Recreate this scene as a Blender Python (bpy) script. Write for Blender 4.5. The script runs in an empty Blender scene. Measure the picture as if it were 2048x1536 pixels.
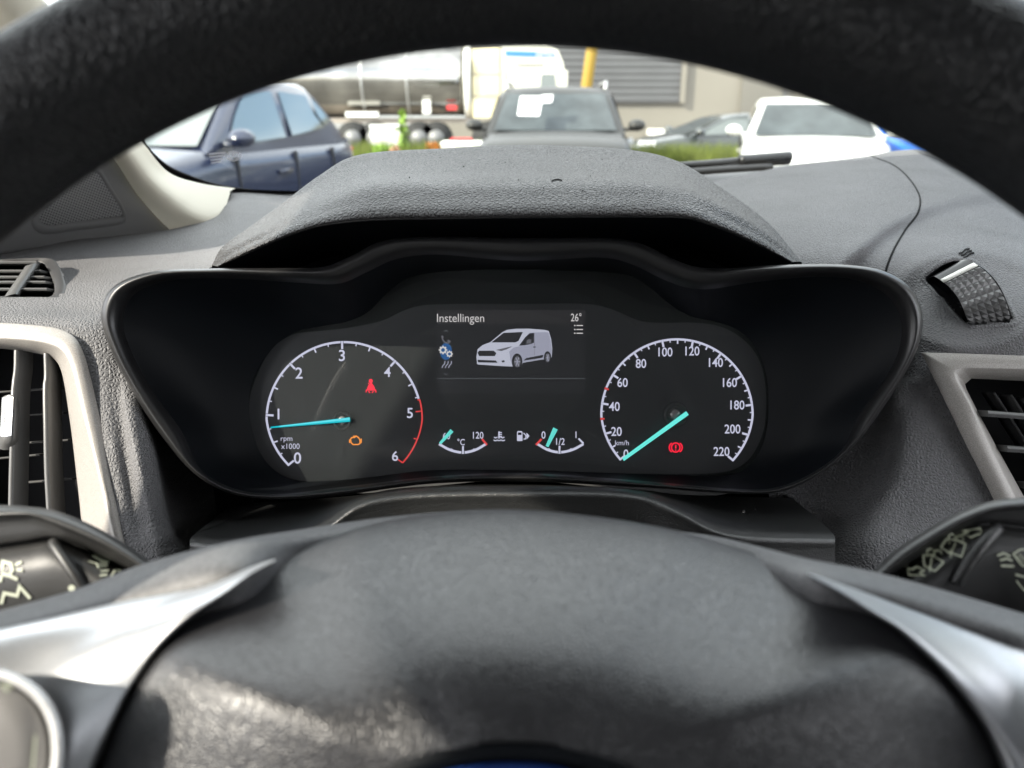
import bpy, bmesh, math, random
import numpy as np
from mathutils import Vector, Matrix
from mathutils.bvhtree import BVHTree
random.seed(7)
rng = np.random.default_rng(7)
S = bpy.context.scene
COL = S.collection
rad = math.radians

# ------------------------------------------------------------------ camera
FPX = 1547.0; CAMZ = 1.40; PITCH = rad(19.67)
cp, sp = math.cos(PITCH), math.sin(PITCH)
cd = bpy.data.cameras.new('camera'); cam = bpy.data.objects.new('camera', cd); COL.objects.link(cam)
cam.location = (0, 0, CAMZ); cam.rotation_euler = (math.pi/2-PITCH, 0, 0)
cd.sensor_width = 36; cd.lens = 36*FPX/2048; cd.clip_start = .01; cd.clip_end = 2000
cd.dof.use_dof = True; cd.dof.focus_distance = .41; cd.dof.aperture_fstop = 10.5
S.camera = cam
# ------------------------------------------------------------------ light
SUN_DIR = Vector((.80, .45, -.58)).normalized()      # the way the light travels
sd = bpy.data.lights.new('sun', 'SUN'); sd.energy = 2.5; sd.angle = rad(.55); sd.color = (1, .93, .80)
so = bpy.data.objects.new('sun', sd); COL.objects.link(so)
so.rotation_euler = SUN_DIR.to_track_quat('-Z', 'Y').to_euler()
so.location = (-6, -4, 8)
W = bpy.data.worlds.new('World'); S.world = W; W.use_nodes = True
wn = W.node_tree.nodes; wl = W.node_tree.links
sky = wn.new('ShaderNodeTexSky'); sky.sky_type = 'NISHITA'; sky.sun_disc = False
sky.sun_elevation = math.asin(-SUN_DIR.z); sky.sun_rotation = math.atan2(-SUN_DIR.x, -SUN_DIR.y)
sky.air_density = 1.0; sky.dust_density = 2.5; sky.ozone_density = 1.0
wtc = wn.new('ShaderNodeTexCoord'); wmp = wn.new('ShaderNodeMapping'); wmp.inputs['Scale'].default_value = (1, 1, 2.4)
wnz = wn.new('ShaderNodeTexNoise'); wnz.inputs['Scale'].default_value = 2.3; wnz.inputs['Detail'].default_value = 7; wnz.inputs['Roughness'].default_value = .55
wl.new(wtc.outputs['Generated'], wmp.inputs[0]); wl.new(wmp.outputs[0], wnz.inputs['Vector'])
wrg = wn.new('ShaderNodeMapRange'); wrg.interpolation_type = 'SMOOTHSTEP'; wrg.inputs[1].default_value = .28; wrg.inputs[2].default_value = .50; wl.new(wnz.outputs[0], wrg.inputs[0])
wmx = wn.new('ShaderNodeMix'); wmx.data_type = 'RGBA'; wl.new(wrg.outputs[0], wmx.inputs[0]); wl.new(sky.outputs[0], wmx.inputs[6]); wmx.inputs[7].default_value = (7.8, 7.95, 8.3, 1)   # broken white cloud
wl.new(wmx.outputs[2], wn['Background'].inputs[0]); wn['Background'].inputs[1].default_value = .13
S.view_settings.view_transform = 'Standard'; S.view_settings.look = 'None'
S.view_settings.exposure = 2.15; S.view_settings.gamma = 1; S.view_settings.use_curve_mapping = False
S.cycles.use_denoising = True
S.cycles.max_bounces = 10; S.cycles.transparent_max_bounces = 16
S.cycles.sample_clamp_indirect = 6

# ------------------------------------------------------------------ geometry helpers
def C3(px, py, d):
    return ((px-1024)/FPX*d, (768-py)/FPX*d, d)
def w_of(c):
    x, y, d = c
    return Vector((x, d*cp + y*sp, CAMZ - d*sp + y*cp))
def P(px, py, d): return w_of(C3(px, py, d))
def rayY(px, py, Y):
    a = P(px, py, 1.0) - Vector((0, 0, CAMZ))
    return Vector((0, 0, CAMZ)) + a*(Y/a.y)
def pix(v):
    v = Vector(v) - Vector((0, 0, CAMZ)); d = v.y*cp - v.z*sp; u = v.y*sp + v.z*cp
    return 1024+FPX*v.x/d, 768-FPX*u/d

def crspline(pts, n, closed=False):
    """centripetal Catmull-Rom, n samples per span; keeps the control points"""
    p = np.array(pts, float); N = len(p)
    if closed: q = np.vstack([p[-1], p, p[0], p[1]])
    else: q = np.vstack([2*p[0]-p[1], p, 2*p[-1]-p[-2]])
    out = []; spans = N if closed else N-1
    for i in range(spans):
        a, b, c, d = q[i], q[i+1], q[i+2], q[i+3]
        t0 = 0.; t1 = t0+max(np.linalg.norm(b-a), 1e-9)**.5; t2 = t1+max(np.linalg.norm(c-b), 1e-9)**.5; t3 = t2+max(np.linalg.norm(d-c), 1e-9)**.5
        t = np.linspace(t1, t2, n, endpoint=False)[:, None]
        A1 = (t1-t)/(t1-t0)*a+(t-t0)/(t1-t0)*b; A2 = (t2-t)/(t2-t1)*b+(t-t1)/(t2-t1)*c; A3 = (t3-t)/(t3-t2)*c+(t-t2)/(t3-t2)*d
        B1 = (t2-t)/(t2-t0)*A1+(t-t0)/(t2-t0)*A2; B2 = (t3-t)/(t3-t1)*A2+(t-t1)/(t3-t1)*A3
        out.append((t2-t)/(t2-t1)*B1+(t-t1)/(t2-t1)*B2)
    if not closed: out.append(p[-1:])
    return np.vstack(out)
def polyspan(pts, n, closed=False):
    p = np.array(pts, float)
    if closed: p = np.vstack([p, p[:1]])
    out = [p[i]+(p[i+1]-p[i])*np.linspace(0, 1, n, endpoint=False)[:, None] for i in range(len(p)-1)]
    if not closed: out.append(p[-1:])
    return np.vstack(out)
def inpoly(px, py, poly):
    c = False; j = len(poly)-1
    for i in range(len(poly)):
        xi, yi = poly[i][:2]; xj, yj = poly[j][:2]
        if (yi > py) != (yj > py) and px < (xj-xi)*(py-yi)/(yj-yi)+xi: c = not c
        j = i
    return c
def loftgrid(rails, nu=8, nv=5, closed=False, lin_u=False, lin_v=False, mod=None):
    """rails: lists of (px,py,d) with equal counts -> grid of camera-space points"""
    R = []
    for r in rails:
        c = [C3(*q) for q in r]
        R.append(polyspan(c, nu, closed) if lin_u else crspline(c, nu, closed))
    R = np.array(R)                                    # rails x U x 3
    G = [polyspan(R[:, k], nv) if lin_v else crspline(R[:, k], nv) for k in range(R.shape[1])]
    G = np.array(G).transpose(1, 0, 2)                 # V x U x 3
    if mod:
        for i in range(G.shape[0]):
            for j in range(G.shape[1]):
                x, y, d = G[i, j]; px = 1024+FPX*x/d; py = 768-FPX*y/d
                G[i, j] = np.array(C3(px, py, d+mod(px, py)))
    return G
class MB:
    def __init__(s): s.v = []; s.f = []; s.m = []; s.uv = {}
    def add(s, vs, fs, mi=0):
        b = len(s.v); s.v += [tuple(v) for v in vs]; s.f += [tuple(b+i for i in f) for f in fs]; s.m += [mi]*len(fs)
    def grid(s, G, closed=False, mi=0, world=True, cut=None):
        V, U = G.shape[:2]
        vs = [w_of(G[i, j]) if world else Vector(G[i, j]) for i in range(V) for j in range(U)]
        fs = []
        for i in range(V-1):
            for j in range(U if closed else U-1):
                k = (j+1) % U
                if cut:
                    c = (G[i, j]+G[i+1, k])/2; px = 1024+FPX*c[0]/c[2]; py = 768-FPX*c[1]/c[2]
                    if any(inpoly(px, py, q) for q in cut): continue
                fs.append((i*U+j, i*U+k, (i+1)*U+k, (i+1)*U+j))
        s.add(vs, fs, mi)
    def cap(s, pts, mi=0):
        s.add(pts, [tuple(range(len(pts)))], mi)
    def box(s, c, h, M=None, mi=0):
        vs = [Vector((c[0]+a*h[0], c[1]+b*h[1], c[2]+e*h[2])) for a in (-1, 1) for b in (-1, 1) for e in (-1, 1)]
        if M: vs = [M @ v for v in vs]
        s.add(vs, [(0, 1, 3, 2), (4, 6, 7, 5), (0, 4, 5, 1), (2, 3, 7, 6), (0, 2, 6, 4), (1, 5, 7, 3)], mi)
    def tube(s, pts, r, n=8, mi=0, closed=False, flat=1.0):
        pts = [Vector(p) for p in pts]; N = len(pts); rings = []; up = None
        for i, p in enumerate(pts):
            if closed: t = pts[(i+1) % N]-pts[i-1]
            else: t = pts[min(i+1, N-1)]-pts[max(i-1, 0)]
            t.normalize()
            if up is None:
                up = Vector((0, 0, 1)) if abs(t.z) < .9 else Vector((1, 0, 0))
            a = t.cross(up).normalized(); b = a.cross(t).normalized(); up = b
            rr = r[i] if isinstance(r, (list, tuple)) else r
            rings.append([p+a*(rr*math.cos(2*math.pi*k/n))+b*(rr*flat*math.sin(2*math.pi*k/n)) for k in range(n)])
        vs = [q for R in rings for q in R]; fs = []
        for i in range(N if closed else N-1):
            i2 = (i+1) % N
            for k in range(n): fs.append((i*n+k, i*n+(k+1) % n, i2*n+(k+1) % n, i2*n+k))
        if not closed: fs += [tuple(range(n))[::-1], tuple((N-1)*n+k for k in range(n))]
        s.add(vs, fs, mi)
    def build(s, name, mats, parent=None, smooth=True, weld=False):
        me = bpy.data.meshes.new(name); me.from_pydata(s.v, [], s.f)
        if not isinstance(mats, (list, tuple)): mats = [mats]
        for m in mats: me.materials.append(m)
        me.polygons.foreach_set('material_index', s.m)
        bm = bmesh.new(); bm.from_mesh(me)
        if weld: bmesh.ops.remove_doubles(bm, verts=bm.verts, dist=1e-6)
        bmesh.ops.recalc_face_normals(bm, faces=bm.faces)
        bm.to_mesh(me); bm.free()
        me.polygons.foreach_set('use_smooth', [smooth]*len(me.polygons))
        o = bpy.data.objects.new(name, me); COL.objects.link(o)
        if parent:
            o.parent = parent
            M = world_of(parent)
            me.transform(M.inverted())
        return o
def world_of(o):
    M = o.matrix_basis.copy()
    while o.parent: o = o.parent; M = o.matrix_basis @ M
    return M
def face_camera_normals(o):
    """flip so that normals point towards the cabin / viewer side"""
    me = o.data; M = world_of(o); cpos = Vector((0, 0, CAMZ))
    s = 0
    for p in me.polygons: s += (cpos-M @ p.center).dot(p.normal)*p.area
    if s < 0:
        me.flip_normals()
def thing(name, label, cat, loc, rz=0, group=None):
    o = bpy.data.objects.new(name, None); COL.objects.link(o); o.empty_display_size = .05
    o.location = loc; o.rotation_euler = (0, 0, rz); o['label'] = label; o['category'] = cat
    if group: o['group'] = group
    return o
def tag(o, label, cat, group=None, kind=None):
    if label: o['label'] = label
    if cat: o['category'] = cat
    if group: o['group'] = group
    if kind: o['kind'] = kind
    return o
def sharp(o, ang=40):
    me = o.data; bm = bmesh.new(); bm.from_mesh(me)
    for e in bm.edges:
        if len(e.link_faces) == 2 and e.calc_face_angle(0) > rad(ang): e.smooth = False
    bm.to_mesh(me); bm.free()
def solid(o, t, off=-1):
    m = o.modifiers.new('thickness', 'SOLIDIFY'); m.thickness = t; m.offset = off
    return o

# ------------------------------------------------------------------ materials
def mat(name, base, rough=.5, metal=0., spec=.5, bump=None, emit=None, estr=1., speck=None, coat=0., mottle=None):
    m = bpy.data.materials.new(name); m.use_nodes = True; n = m.node_tree.nodes; l = m.node_tree.links
    b = n['Principled BSDF']
    b.inputs['Base Color'].default_value = (*base, 1); b.inputs['Roughness'].default_value = rough
    b.inputs['Metallic'].default_value = metal; b.inputs['Specular IOR Level'].default_value = spec
    b.inputs['Coat Weight'].default_value = coat; b.inputs['Coat Roughness'].default_value = .05
    if emit:
        b.inputs['Emission Color'].default_value = (*emit, 1); b.inputs['Emission Strength'].default_value = estr
    tc = n.new('ShaderNodeTexCoord')
    if mottle:                                       # (scale, low, high) slow colour wear
        nz = n.new('ShaderNodeTexNoise'); nz.inputs['Scale'].default_value = mottle[0]; nz.inputs['Detail'].default_value = 6
        l.new(tc.outputs['Object'], nz.inputs['Vector'])
        r = n.new('ShaderNodeMapRange'); r.inputs[1].default_value = .3; r.inputs[2].default_value = .7
        r.inputs[3].default_value = mottle[1]; r.inputs[4].default_value = mottle[2]; l.new(nz.outputs[0], r.inputs[0])
        mx = n.new('ShaderNodeMix'); mx.data_type = 'RGBA'; mx.blend_type = 'MULTIPLY'; mx.inputs[0].default_value = 1
        mx.inputs[6].default_value = (*base, 1); l.new(r.outputs[0], mx.inputs[7]); l.new(mx.outputs[2], b.inputs['Base Color'])
    if speck:                                        # (scale, amount) fine metallic / dust speckle
        nz = n.new('ShaderNodeTexNoise'); nz.inputs['Scale'].default_value = speck[0]; nz.inputs['Detail'].default_value = 2
        l.new(tc.outputs['Object'], nz.inputs['Vector'])
        r = n.new('ShaderNodeMapRange'); r.inputs[1].default_value = .35; r.inputs[2].default_value = .65
        r.inputs[3].default_value = 1-speck[1]; r.inputs[4].default_value = 1+speck[1]; l.new(nz.outputs[0], r.inputs[0])
        mx = n.new('ShaderNodeMix'); mx.data_type = 'RGBA'; mx.blend_type = 'MULTIPLY'; mx.inputs[0].default_value = 1
        mx.inputs[6].default_value = (*base, 1); l.new(r.outputs[0], mx.inputs[7]); l.new(mx.outputs[2], b.inputs['Base Color'])
    if bump:
        kind, sc, st, dist = bump
        bp = n.new('ShaderNodeBump'); bp.inputs['Strength'].default_value = st; bp.inputs['Distance'].default_value = dist
        if kind == 'grain':
            warp = n.new('ShaderNodeTexNoise'); warp.inputs['Scale'].default_value = sc*.55; warp.inputs['Detail'].default_value = 2
            l.new(tc.outputs['Object'], warp.inputs['Vector'])
            vm = n.new('ShaderNodeVectorMath'); vm.operation = 'MULTIPLY_ADD'; vm.inputs[1].default_value = (.9/sc,)*3
            l.new(warp.outputs['Color'], vm.inputs[0]); l.new(tc.outputs['Object'], vm.inputs[2])
            vo = n.new('ShaderNodeTexVoronoi'); vo.feature = 'DISTANCE_TO_EDGE'; vo.inputs['Scale'].default_value = sc
            l.new(vm.outputs[0], vo.inputs['Vector'])
            r = n.new('ShaderNodeMapRange'); r.interpolation_type = 'SMOOTHSTEP'; r.inputs[1].default_value = .0; r.inputs[2].default_value = .32
            l.new(vo.outputs[0], r.inputs[0])
            n2 = n.new('ShaderNodeTexNoise'); n2.inputs['Scale'].default_value = sc*2.2; n2.inputs['Detail'].default_value = 3
            l.new(tc.outputs['Object'], n2.inputs['Vector'])
            ad = n.new('ShaderNodeMath'); ad.operation = 'MULTIPLY_ADD'; ad.inputs[1].default_value = .35
            l.new(n2.outputs[0], ad.inputs[0]); l.new(r.outputs[0], ad.inputs[2]); l.new(ad.outputs[0], bp.inputs['Height'])
        elif kind == 'noise':
            nz = n.new('ShaderNodeTexNoise'); nz.inputs['Scale'].default_value = sc; nz.inputs['Detail'].default_value = 4
            l.new(tc.outputs['Object'], nz.inputs['Vector']); l.new(nz.outputs[0], bp.inputs['Height'])
        l.new(bp.outputs[0], b.inputs['Normal'])
    return m
def emis(name, col, st=1.0):
    return mat(name, tuple(c*.12 for c in col), .6, emit=col, estr=st*.44)

M = {}
M['dash'] = mat('dash_soft_plastic', (.135, .134, .138), .55, spec=.27, bump=('grain', 560, .75, .0006), mottle=(14, .85, 1.15))
M['hood'] = mat('hood_grained_leather', (.062, .061, .062), .46, spec=.34, bump=('grain', 500, 1., .0012), mottle=(20, .85, 1.15))
M['rimleather'] = mat('wheel_leather', (.005, .0055, .0065), .45, spec=.38, bump=('grain', 560, .4, .0006))
M['pad'] = mat('airbag_soft_plastic', (.018, .018, .020), .36, spec=.62, bump=('grain', 1000, .4, .00025))
M['cover'] = mat('spoke_cover_plastic', (.075, .075, .078), .55, bump=('noise', 2600, .35, .0003), speck=(900, .25))
M['black'] = mat('smooth_black_plastic', (.003, .004, .0055), .55, spec=.12, bump=('noise', 5200, .12, .0001))
M['bezel'] = mat('bezel_satin_black', (.012, .012, .0125), .36, spec=.5, bump=('noise', 4200, .2, .00015))
M['shroud'] = mat('column_shroud_plastic', (.014, .0145, .0145), .30, spec=.8, bump=('noise', 1900, .6, .0006), speck=(1500, .3))
M['hubcap'] = mat('needle_hub', (.12, .12, .12), .25)
M['void'] = mat('duct_black', (.003, .003, .004), .7, spec=.2)
M['silver'] = mat('satin_silver_paint', (.47, .48, .50), .38, metal=.88, speck=(1700, .05))
M['chrome'] = mat('bright_ring', (.78, .78, .78), .2, metal=.25)
M['button'] = mat('button_grey', (.16, .155, .15), .5, bump=('noise', 3000, .2, .0002))
M['trim'] = mat('champagne_trim_paint', (.31, .292, .272), .42, metal=.15, speck=(2400, .22), bump=('noise', 2600, .35, .0003))
M['slat'] = mat('vent_slat_plastic', (.10, .10, .10), .34, bump=('noise', 3000, .2, .0002))
M['tab'] = mat('bright_tab', (.75, .75, .75), .22, metal=.9)
M['cream'] = mat('cream_pillar_trim', (.80, .76, .63), .62, bump=('noise', 1800, .12, .0003))
M['panel'] = mat('grey_corner_panel', (.15, .15, .15), .6, bump=('noise', 1600, .25, .0003))
M['stalk'] = mat('stalk_plastic', (.020, .020, .020), .42, bump=('noise', 2500, .3, .0003))
M['mark'] = mat('pale_green_print', (.40, .42, .34), .6, emit=(.5, .55, .4), estr=.03)
M['seam'] = mat('seam_shadow_gap', (.004, .004, .004), .8, spec=.1)
M['face'] = mat('dial_face_black', (.003, .003, .004), .6, spec=.2)
M['faceplate'] = mat('dial_plate_charcoal', (.005, .005, .0055), .55, emit=(.0016, .0016, .0018), estr=1.)
M['screen'] = mat('screen_backlight', (.005, .005, .006), .4, emit=(.0026, .0026, .003), estr=1.)
M['screen2'] = mat('screen_header', (.006, .006, .006), .4, emit=(.0046, .0044, .0048), estr=1.)
M['white'] = emis('dial_white_print', (.56, .57, .72), .55)
M['white2'] = emis('screen_text_white', (.62, .60, .60), .50)
M['dim'] = emis('screen_dim_grey', (.10, .11, .12), .5)
M['red'] = emis('red_scale', (.75, .06, .06), .5)
M['redlamp'] = emis('red_warning_lamp', (1., .015, .05), .62)
M['amber'] = emis('amber_warning_lamp', (.95, .30, .03), .55)
M['cyan'] = emis('cyan_needle', (.0, .46, .55), .5)
M['cyan2'] = emis('aqua_needle', (.14, .80, .72), .5)
M['blueicon'] = emis('blue_icon', (.02, .10, .28), .5)
M['vanwhite'] = emis('picture_white', (.50, .52, .62), .5); M['vanshade'] = emis('picture_shade', (.33, .34, .43), .5)
M['vangrey'] = emis('picture_grey', (.12, .12, .14), .5); M['vandark'] = emis('picture_dark', (.018, .018, .022), .5)
M['badge'] = mat('badge_blue', (.010, .035, .16), .25, coat=.6)
M['cloth'] = mat('seat_fabric', (.25, .25, .24), .9, spec=.1, bump=('noise', 500, .5, .002), mottle=(60, .7, 1.1))
M['headlining'] = mat('grey_headlining', (.32, .32, .31), .9, spec=.1)
M['doorcard'] = mat('door_panel_plastic', (.07, .07, .07), .6)
M['rubber'] = mat('wiper_rubber', (.008, .008, .009), .38, bump=('noise', 400, .2, .0005))
# outside
M['asphalt'] = mat('asphalt', (.13, .122, .108), .9, bump=('noise', 60, .4, .01), mottle=(.8, .8, 1.25))
M['grass'] = mat('verge_grass', (.12, .15, .02), .8, mottle=(5, .5, 1.3))
M['leaf'] = mat('hedge_leaf', (.055, .10, .025), .6, mottle=(2, .5, 1.4))
M['flower'] = mat('flower_orange', (.5, .22, .05), .6)
M['navy'] = mat('navy_car_paint', (.010, .016, .040), .26, spec=.5, coat=.45)
M['grey'] = mat('dark_grey_car_paint', (.022, .022, .020), .42, spec=.35, coat=.0)
M['wcar'] = mat('white_car_paint', (.60, .60, .57), .35, coat=.4)
M['bcar'] = mat('bright_blue_car_paint', (.01, .14, .62), .3, coat=.8)
M['dcar'] = mat('black_car_paint', (.02, .025, .022), .3, coat=.8)
M['glass'] = mat('car_window_glass', (.07, .085, .075), .05, spec=.9, coat=1.)
M['wsglass'] = mat('car_windscreen_glass', (.040, .048, .05), .12, spec=.38, mottle=(3, .6, 1.5))
M['tyre'] = mat('tyre_rubber', (.02, .02, .02), .8); M['rim'] = mat('wheel_alloy', (.16, .16, .16), .5, metal=.3)
M['lamp'] = mat('headlamp_lens', (.55, .56, .58), .12, spec=.8); M['tail'] = mat('tail_lamp', (.45, .02, .02), .2)
M['plastic'] = mat('black_trim', (.02, .02, .02), .5)
M['tank'] = mat('polished_tank_steel', (.38, .37, .35), .14, metal=1., mottle=(.9, .55, 1.25))
M['truckw'] = mat('truck_white_paint', (.56, .55, .48), .4, coat=.2); M['truckc'] = mat('truck_cream_panel', (.62, .55, .36), .5, mottle=(1.2, .75, 1.2))
M['bluep'] = mat('blue_sign_paint', (.04, .17, .42), .5); M['redp'] = mat('red_paint', (.55, .04, .04), .5)
M['frame'] = mat('trailer_frame', (.30, .26, .22), .5, metal=.3)
M['wall'] = mat('beige_cladding', (.205, .188, .158), .7, mottle=(.25, .92, 1.06)); M['wallgrey'] = mat('grey_cladding', (.15, .14, .122), .7, mottle=(.3, .92, 1.06))
M['shutter'] = mat('grey_shutter', (.085, .085, .088), .55, mottle=(.6, .9, 1.1)); M['yellow'] = mat('yellow_paint', (.27, .17, .015), .6)
M['whitep'] = mat('white_paint', (.8, .79, .74), .5); M['paper'] = mat('white_paper', (.85, .85, .83), .7)
M['steel'] = mat('galvanised_steel', (.42, .42, .41), .45, metal=.7)

def thin_glass(name, tint, ior, rough=.0, veil=0.):
    m = bpy.data.materials.new(name); m.use_nodes = True; n = m.node_tree.nodes; l = m.node_tree.links
    n.remove(n['Principled BSDF']); out = n['Material Output']
    t = n.new('ShaderNodeBsdfTransparent'); t.inputs[0].default_value = (*tint, 1)
    g = n.new('ShaderNodeBsdfGlossy'); g.inputs['Roughness'].default_value = rough
    f = n.new('ShaderNodeFresnel'); f.inputs[0].default_value = ior
    x = n.new('ShaderNodeMixShader'); l.new(f.outputs[0], x.inputs[0]); l.new(t.outputs[0], x.inputs[1]); l.new(g.outputs[0], x.inputs[2])
    last = x
    if veil:
        df = n.new('ShaderNodeBsdfDiffuse'); df.inputs[0].default_value = (.56, .63, .64, 1)  # thin pale diffuse layer with upright streaks, mixed over the glass
        tc = n.new('ShaderNodeTexCoord'); mp = n.new('ShaderNodeMapping'); mp.inputs['Scale'].default_value = (2600, 70, 70)
        nz = n.new('ShaderNodeTexNoise'); nz.inputs['Scale'].default_value = 1.; nz.inputs['Detail'].default_value = 3
        l.new(tc.outputs['Object'], mp.inputs[0]); l.new(mp.outputs[0], nz.inputs['Vector'])
        r = n.new('ShaderNodeMapRange'); r.inputs[1].default_value = .3; r.inputs[2].default_value = .75; r.inputs[3].default_value = veil*.7; r.inputs[4].default_value = veil*1.35
        l.new(nz.outputs[0], r.inputs[0])
        x2 = n.new('ShaderNodeMixShader'); l.new(r.outputs[0], x2.inputs[0]); l.new(x.outputs[0], x2.inputs[1]); l.new(df.outputs[0], x2.inputs[2]); last = x2
    l.new(last.outputs[0], out.inputs[0])
    return m
M['windscreen'] = thin_glass('windscreen_glass', (.84, .88, .85), 1.38)
M['lens'] = thin_glass('cluster_lens', (.93, .93, .93), 1.45, .02, .025)

# ================================================================== OUTSIDE
def car(name, label, cat, loc, yaw, L, Wd, H, belt, bonnet, xs, paint, wscreen='wsglass', nose=.62, tw=.78, group='cars parked across the yard', rails=False):
    """x forward, y left, z up from the ground under the car's middle; xs = (windscreen base, roof front, roof rear, rear glass base)"""
    t = thing(name, label, cat, loc, yaw, group)
    Mx = world_of(t)
    def done(mb, nm, m, par=t, smooth=True):
        mb.v = [tuple((world_of(par) if par is t else Mx) @ Vector(v)) for v in mb.v]
        return mb.build(nm, m, par, smooth)
    hw = Wd/2; xb, xf, xr, xe = xs; hl = L/2
    st = [(-hl, .80, .55, .95*belt), (-hl+.05, .90, .38, belt*.98), (-hl+.25, .97, .28, belt), (-hl*.5, 1, .22, belt), (0, 1, .22, belt), (xb, 1, .22, belt),
          (xb+(hl-xb)*.25, .995, .22, belt-(belt-bonnet)*.35), (hl-.45, .97, .24, bonnet+.02), (hl-.18, .90, .26, bonnet-.08), (hl-.03, .76, .34, nose+.05), (hl, .70, .42, nose-.05)]
    G = []
    for x, w, zb, zt in st:
        w *= hw; sec = []
        mid = (zb+zt)/2
        half = [(w*.86, zb), (w*.97, zb+.08), (w, mid), (w*.985, zt-.16), (w*.95, zt-.05), (w*.86, zt), (w*.5, zt+.025)]
        sec = half+[(0, zt+.035)]+[(-a, b) for a, b in half[::-1]]
        G.append([(x, a, b) for a, b in sec])
    G = np.array(G, float); G = np.array([crspline(G[:, k], 4) for k in range(G.shape[1])]).transpose(1, 0, 2)
    mb = MB(); mb.grid(G, world=False); mb.cap([Vector(p) for p in G[0]]); mb.cap([Vector(p) for p in G[-1]]); done(mb, 'body', paint)
    # cabin shell
    wt = hw*tw; wb = hw*.94
    roof = H
    cs = [(xb+.02, wb, belt-.02), (xb-(xb-xf)*.5, wb+(wt-wb)*.5, belt+(roof-.07-belt)*.52), (xf, wt*.99, roof-.05), (xf-.35, wt, roof-.005), ((xf+xr)/2, wt, roof), (xr, wt*.97, roof-.05), ((xr+xe)/2, wt*.98+(wb-wt)*.3, belt+(roof-belt)*.5), (xe, wb*.95, belt-.02)]
    Gc = []
    for x, w, z in cs:
        f = max(0., min(1., (z-belt)/(roof-belt)))
        half = [(wb*.99 if f > .02 else w, belt-.04), (wb+(w-wb)*.5, belt+(z-belt)*.5), (w, z-.045*f), (w*.93, z), (w*.5, z+.02*f)]
        sec = half+[(0, z+.03*f)]+[(-a, b) for a, b in half[::-1]]
        Gc.append([(x, a, b) for a, b in sec])
    Gc = np.array(Gc, float); Gc = np.array([crspline(Gc[:, k], 4) for k in range(Gc.shape[1])]).transpose(1, 0, 2)
    mb = MB(); mb.grid(Gc, world=False); done(mb, 'roof', paint)
    # glass
    def side(yside, poly, nm, m='glass'):
        mb = MB(); vs = []
        for x, f in poly:                      # f 0 belt .. 1 roof
            w = wb+(wt-wb)*f; z = belt+(roof-.05-belt)*f
            vs.append(Vector((x, yside*(w+.014), z)))
        mb.cap(vs); n = len(vs); mb.add([v-Vector((0, yside*.01, 0)) for v in vs], [])
        return done(mb, nm, M[m], smooth=False)
    def xw(f): return xb+(xf-xb)*f
    def xrr(f): return xe+(xr-xe)*f
    xm = (xf+xr)/2+.1
    for s in (-1, 1):
        side(s, [(xw(.06)-.22, .06), (xw(.5)-.12, .5), (xw(.88)-.1, .88), (xm+.06, .92), (xm+.06, .13)], 'side_window')
        side(s, [(xm-.06, .15), (xm-.06, .92), (xr+.15, .86), (xrr(.5)+.38, .5), (xrr(.2)+.42, .26)], 'side_window')
        side(s, [(xrr(.25)+.36, .28), (xrr(.5)+.32, .5), (xr+.08, .83), (xrr(.6)+.14, .6), (xrr(.4)+.14, .38)], 'quarter_window')
        mb = MB(); g = []
        for u in np.linspace(0, math.pi, 7):
            g.append([(xb-.22+.10*math.cos(v)*math.sin(u), s*(hw*.97+.13)+.11*math.cos(u), belt+.09+.075*math.sin(v)*math.sin(u)) for v in np.linspace(0, 2*math.pi, 12)])
        mb.grid(np.array(g), world=False); mb.box((xb-.22, s*(hw*.97), belt+.04), (.03, .09, .02)); done(mb, 'door_mirror', paint)
        mb = MB(); g = []
        for u in np.linspace(0, 1, 5):
            g.append([(hl-.12-.22*v*1.2-.10*u*0, s*(hw*(.58+.33*v)), nose+.03+.15*u) for v in np.linspace(0, 1, 5)])
        mb.grid(np.array(g)+np.array([.06, 0, 0]), world=False); done(mb, 'headlight', M['lamp'])
        mb = MB(); mb.box((-hl+.08, s*hw*.72, belt*.84), (.07, .13, .09)); done(mb, 'tail_light', M['tail'])
        for x in (hl*.62, -hl*.60):
            mb = MB(); mb.tube([(x, s*(hw-.20), .32), (x, s*(hw+.012), .32)], .32, 24); w = done(mb, 'wheel', M['tyre'])
            mb = MB(); mb.tube([(x, s*(hw-.05), .32), (x, s*(hw+.022), .32)], .20, 20); done(mb, 'rim', M['rim'], w)
        mb = MB(); mb.box((-.05-hl*.12, s*(hw*1.0+.008), belt-.22), (.11, .012, .018)); done(mb, 'door_handle', paint)
        for xg in (xm, xb-.30, xr-.02):
            mb = MB(); mb.box((xg, s*hw*.985, (belt+.30)/2), (.005, hw*.022, (belt-.42)/2)); done(mb, 'door_gap', M['plastic'], smooth=False)
        if rails:
            mb = MB(); mb.tube([(xf-.1, s*wt*.9, roof-.02), (xf-.25, s*wt*.92, roof+.075), (xr+.3, s*wt*.92, roof+.075), (xr+.1, s*wt*.9, roof-.0)], .022, 8); done(mb, 'roof_rail', M['steel'])
    def pane(fr, nm, m):
        mb = MB(); g = []
        for u in np.linspace(0, 1, 6):
            f = fr[0]+(fr[1]-fr[0])*u; x = fr[2](f)+fr[3]; w = (wb+(wt-wb)*f)-.10; z = belt+(roof-.05-belt)*f
            g.append([(x+fr[3]*.0+(.05*(1-v*v))*(1 if fr[3] > 0 else -1), v*w, z+.012) for v in np.linspace(-1, 1, 9)])
        mb.grid(np.array(g), world=False); done(mb, nm, M[m])
    pane((.05, .93, xw, .03), 'windscreen', wscreen)
    pane((.10, .90, xrr, -.03), 'rear_window', 'glass')
    mb = MB(); mb.box((hl-.0, 0, nose-.02), (.02, hw*.45, .07)); done(mb, 'grille', M['plastic'], smooth=False)
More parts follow.
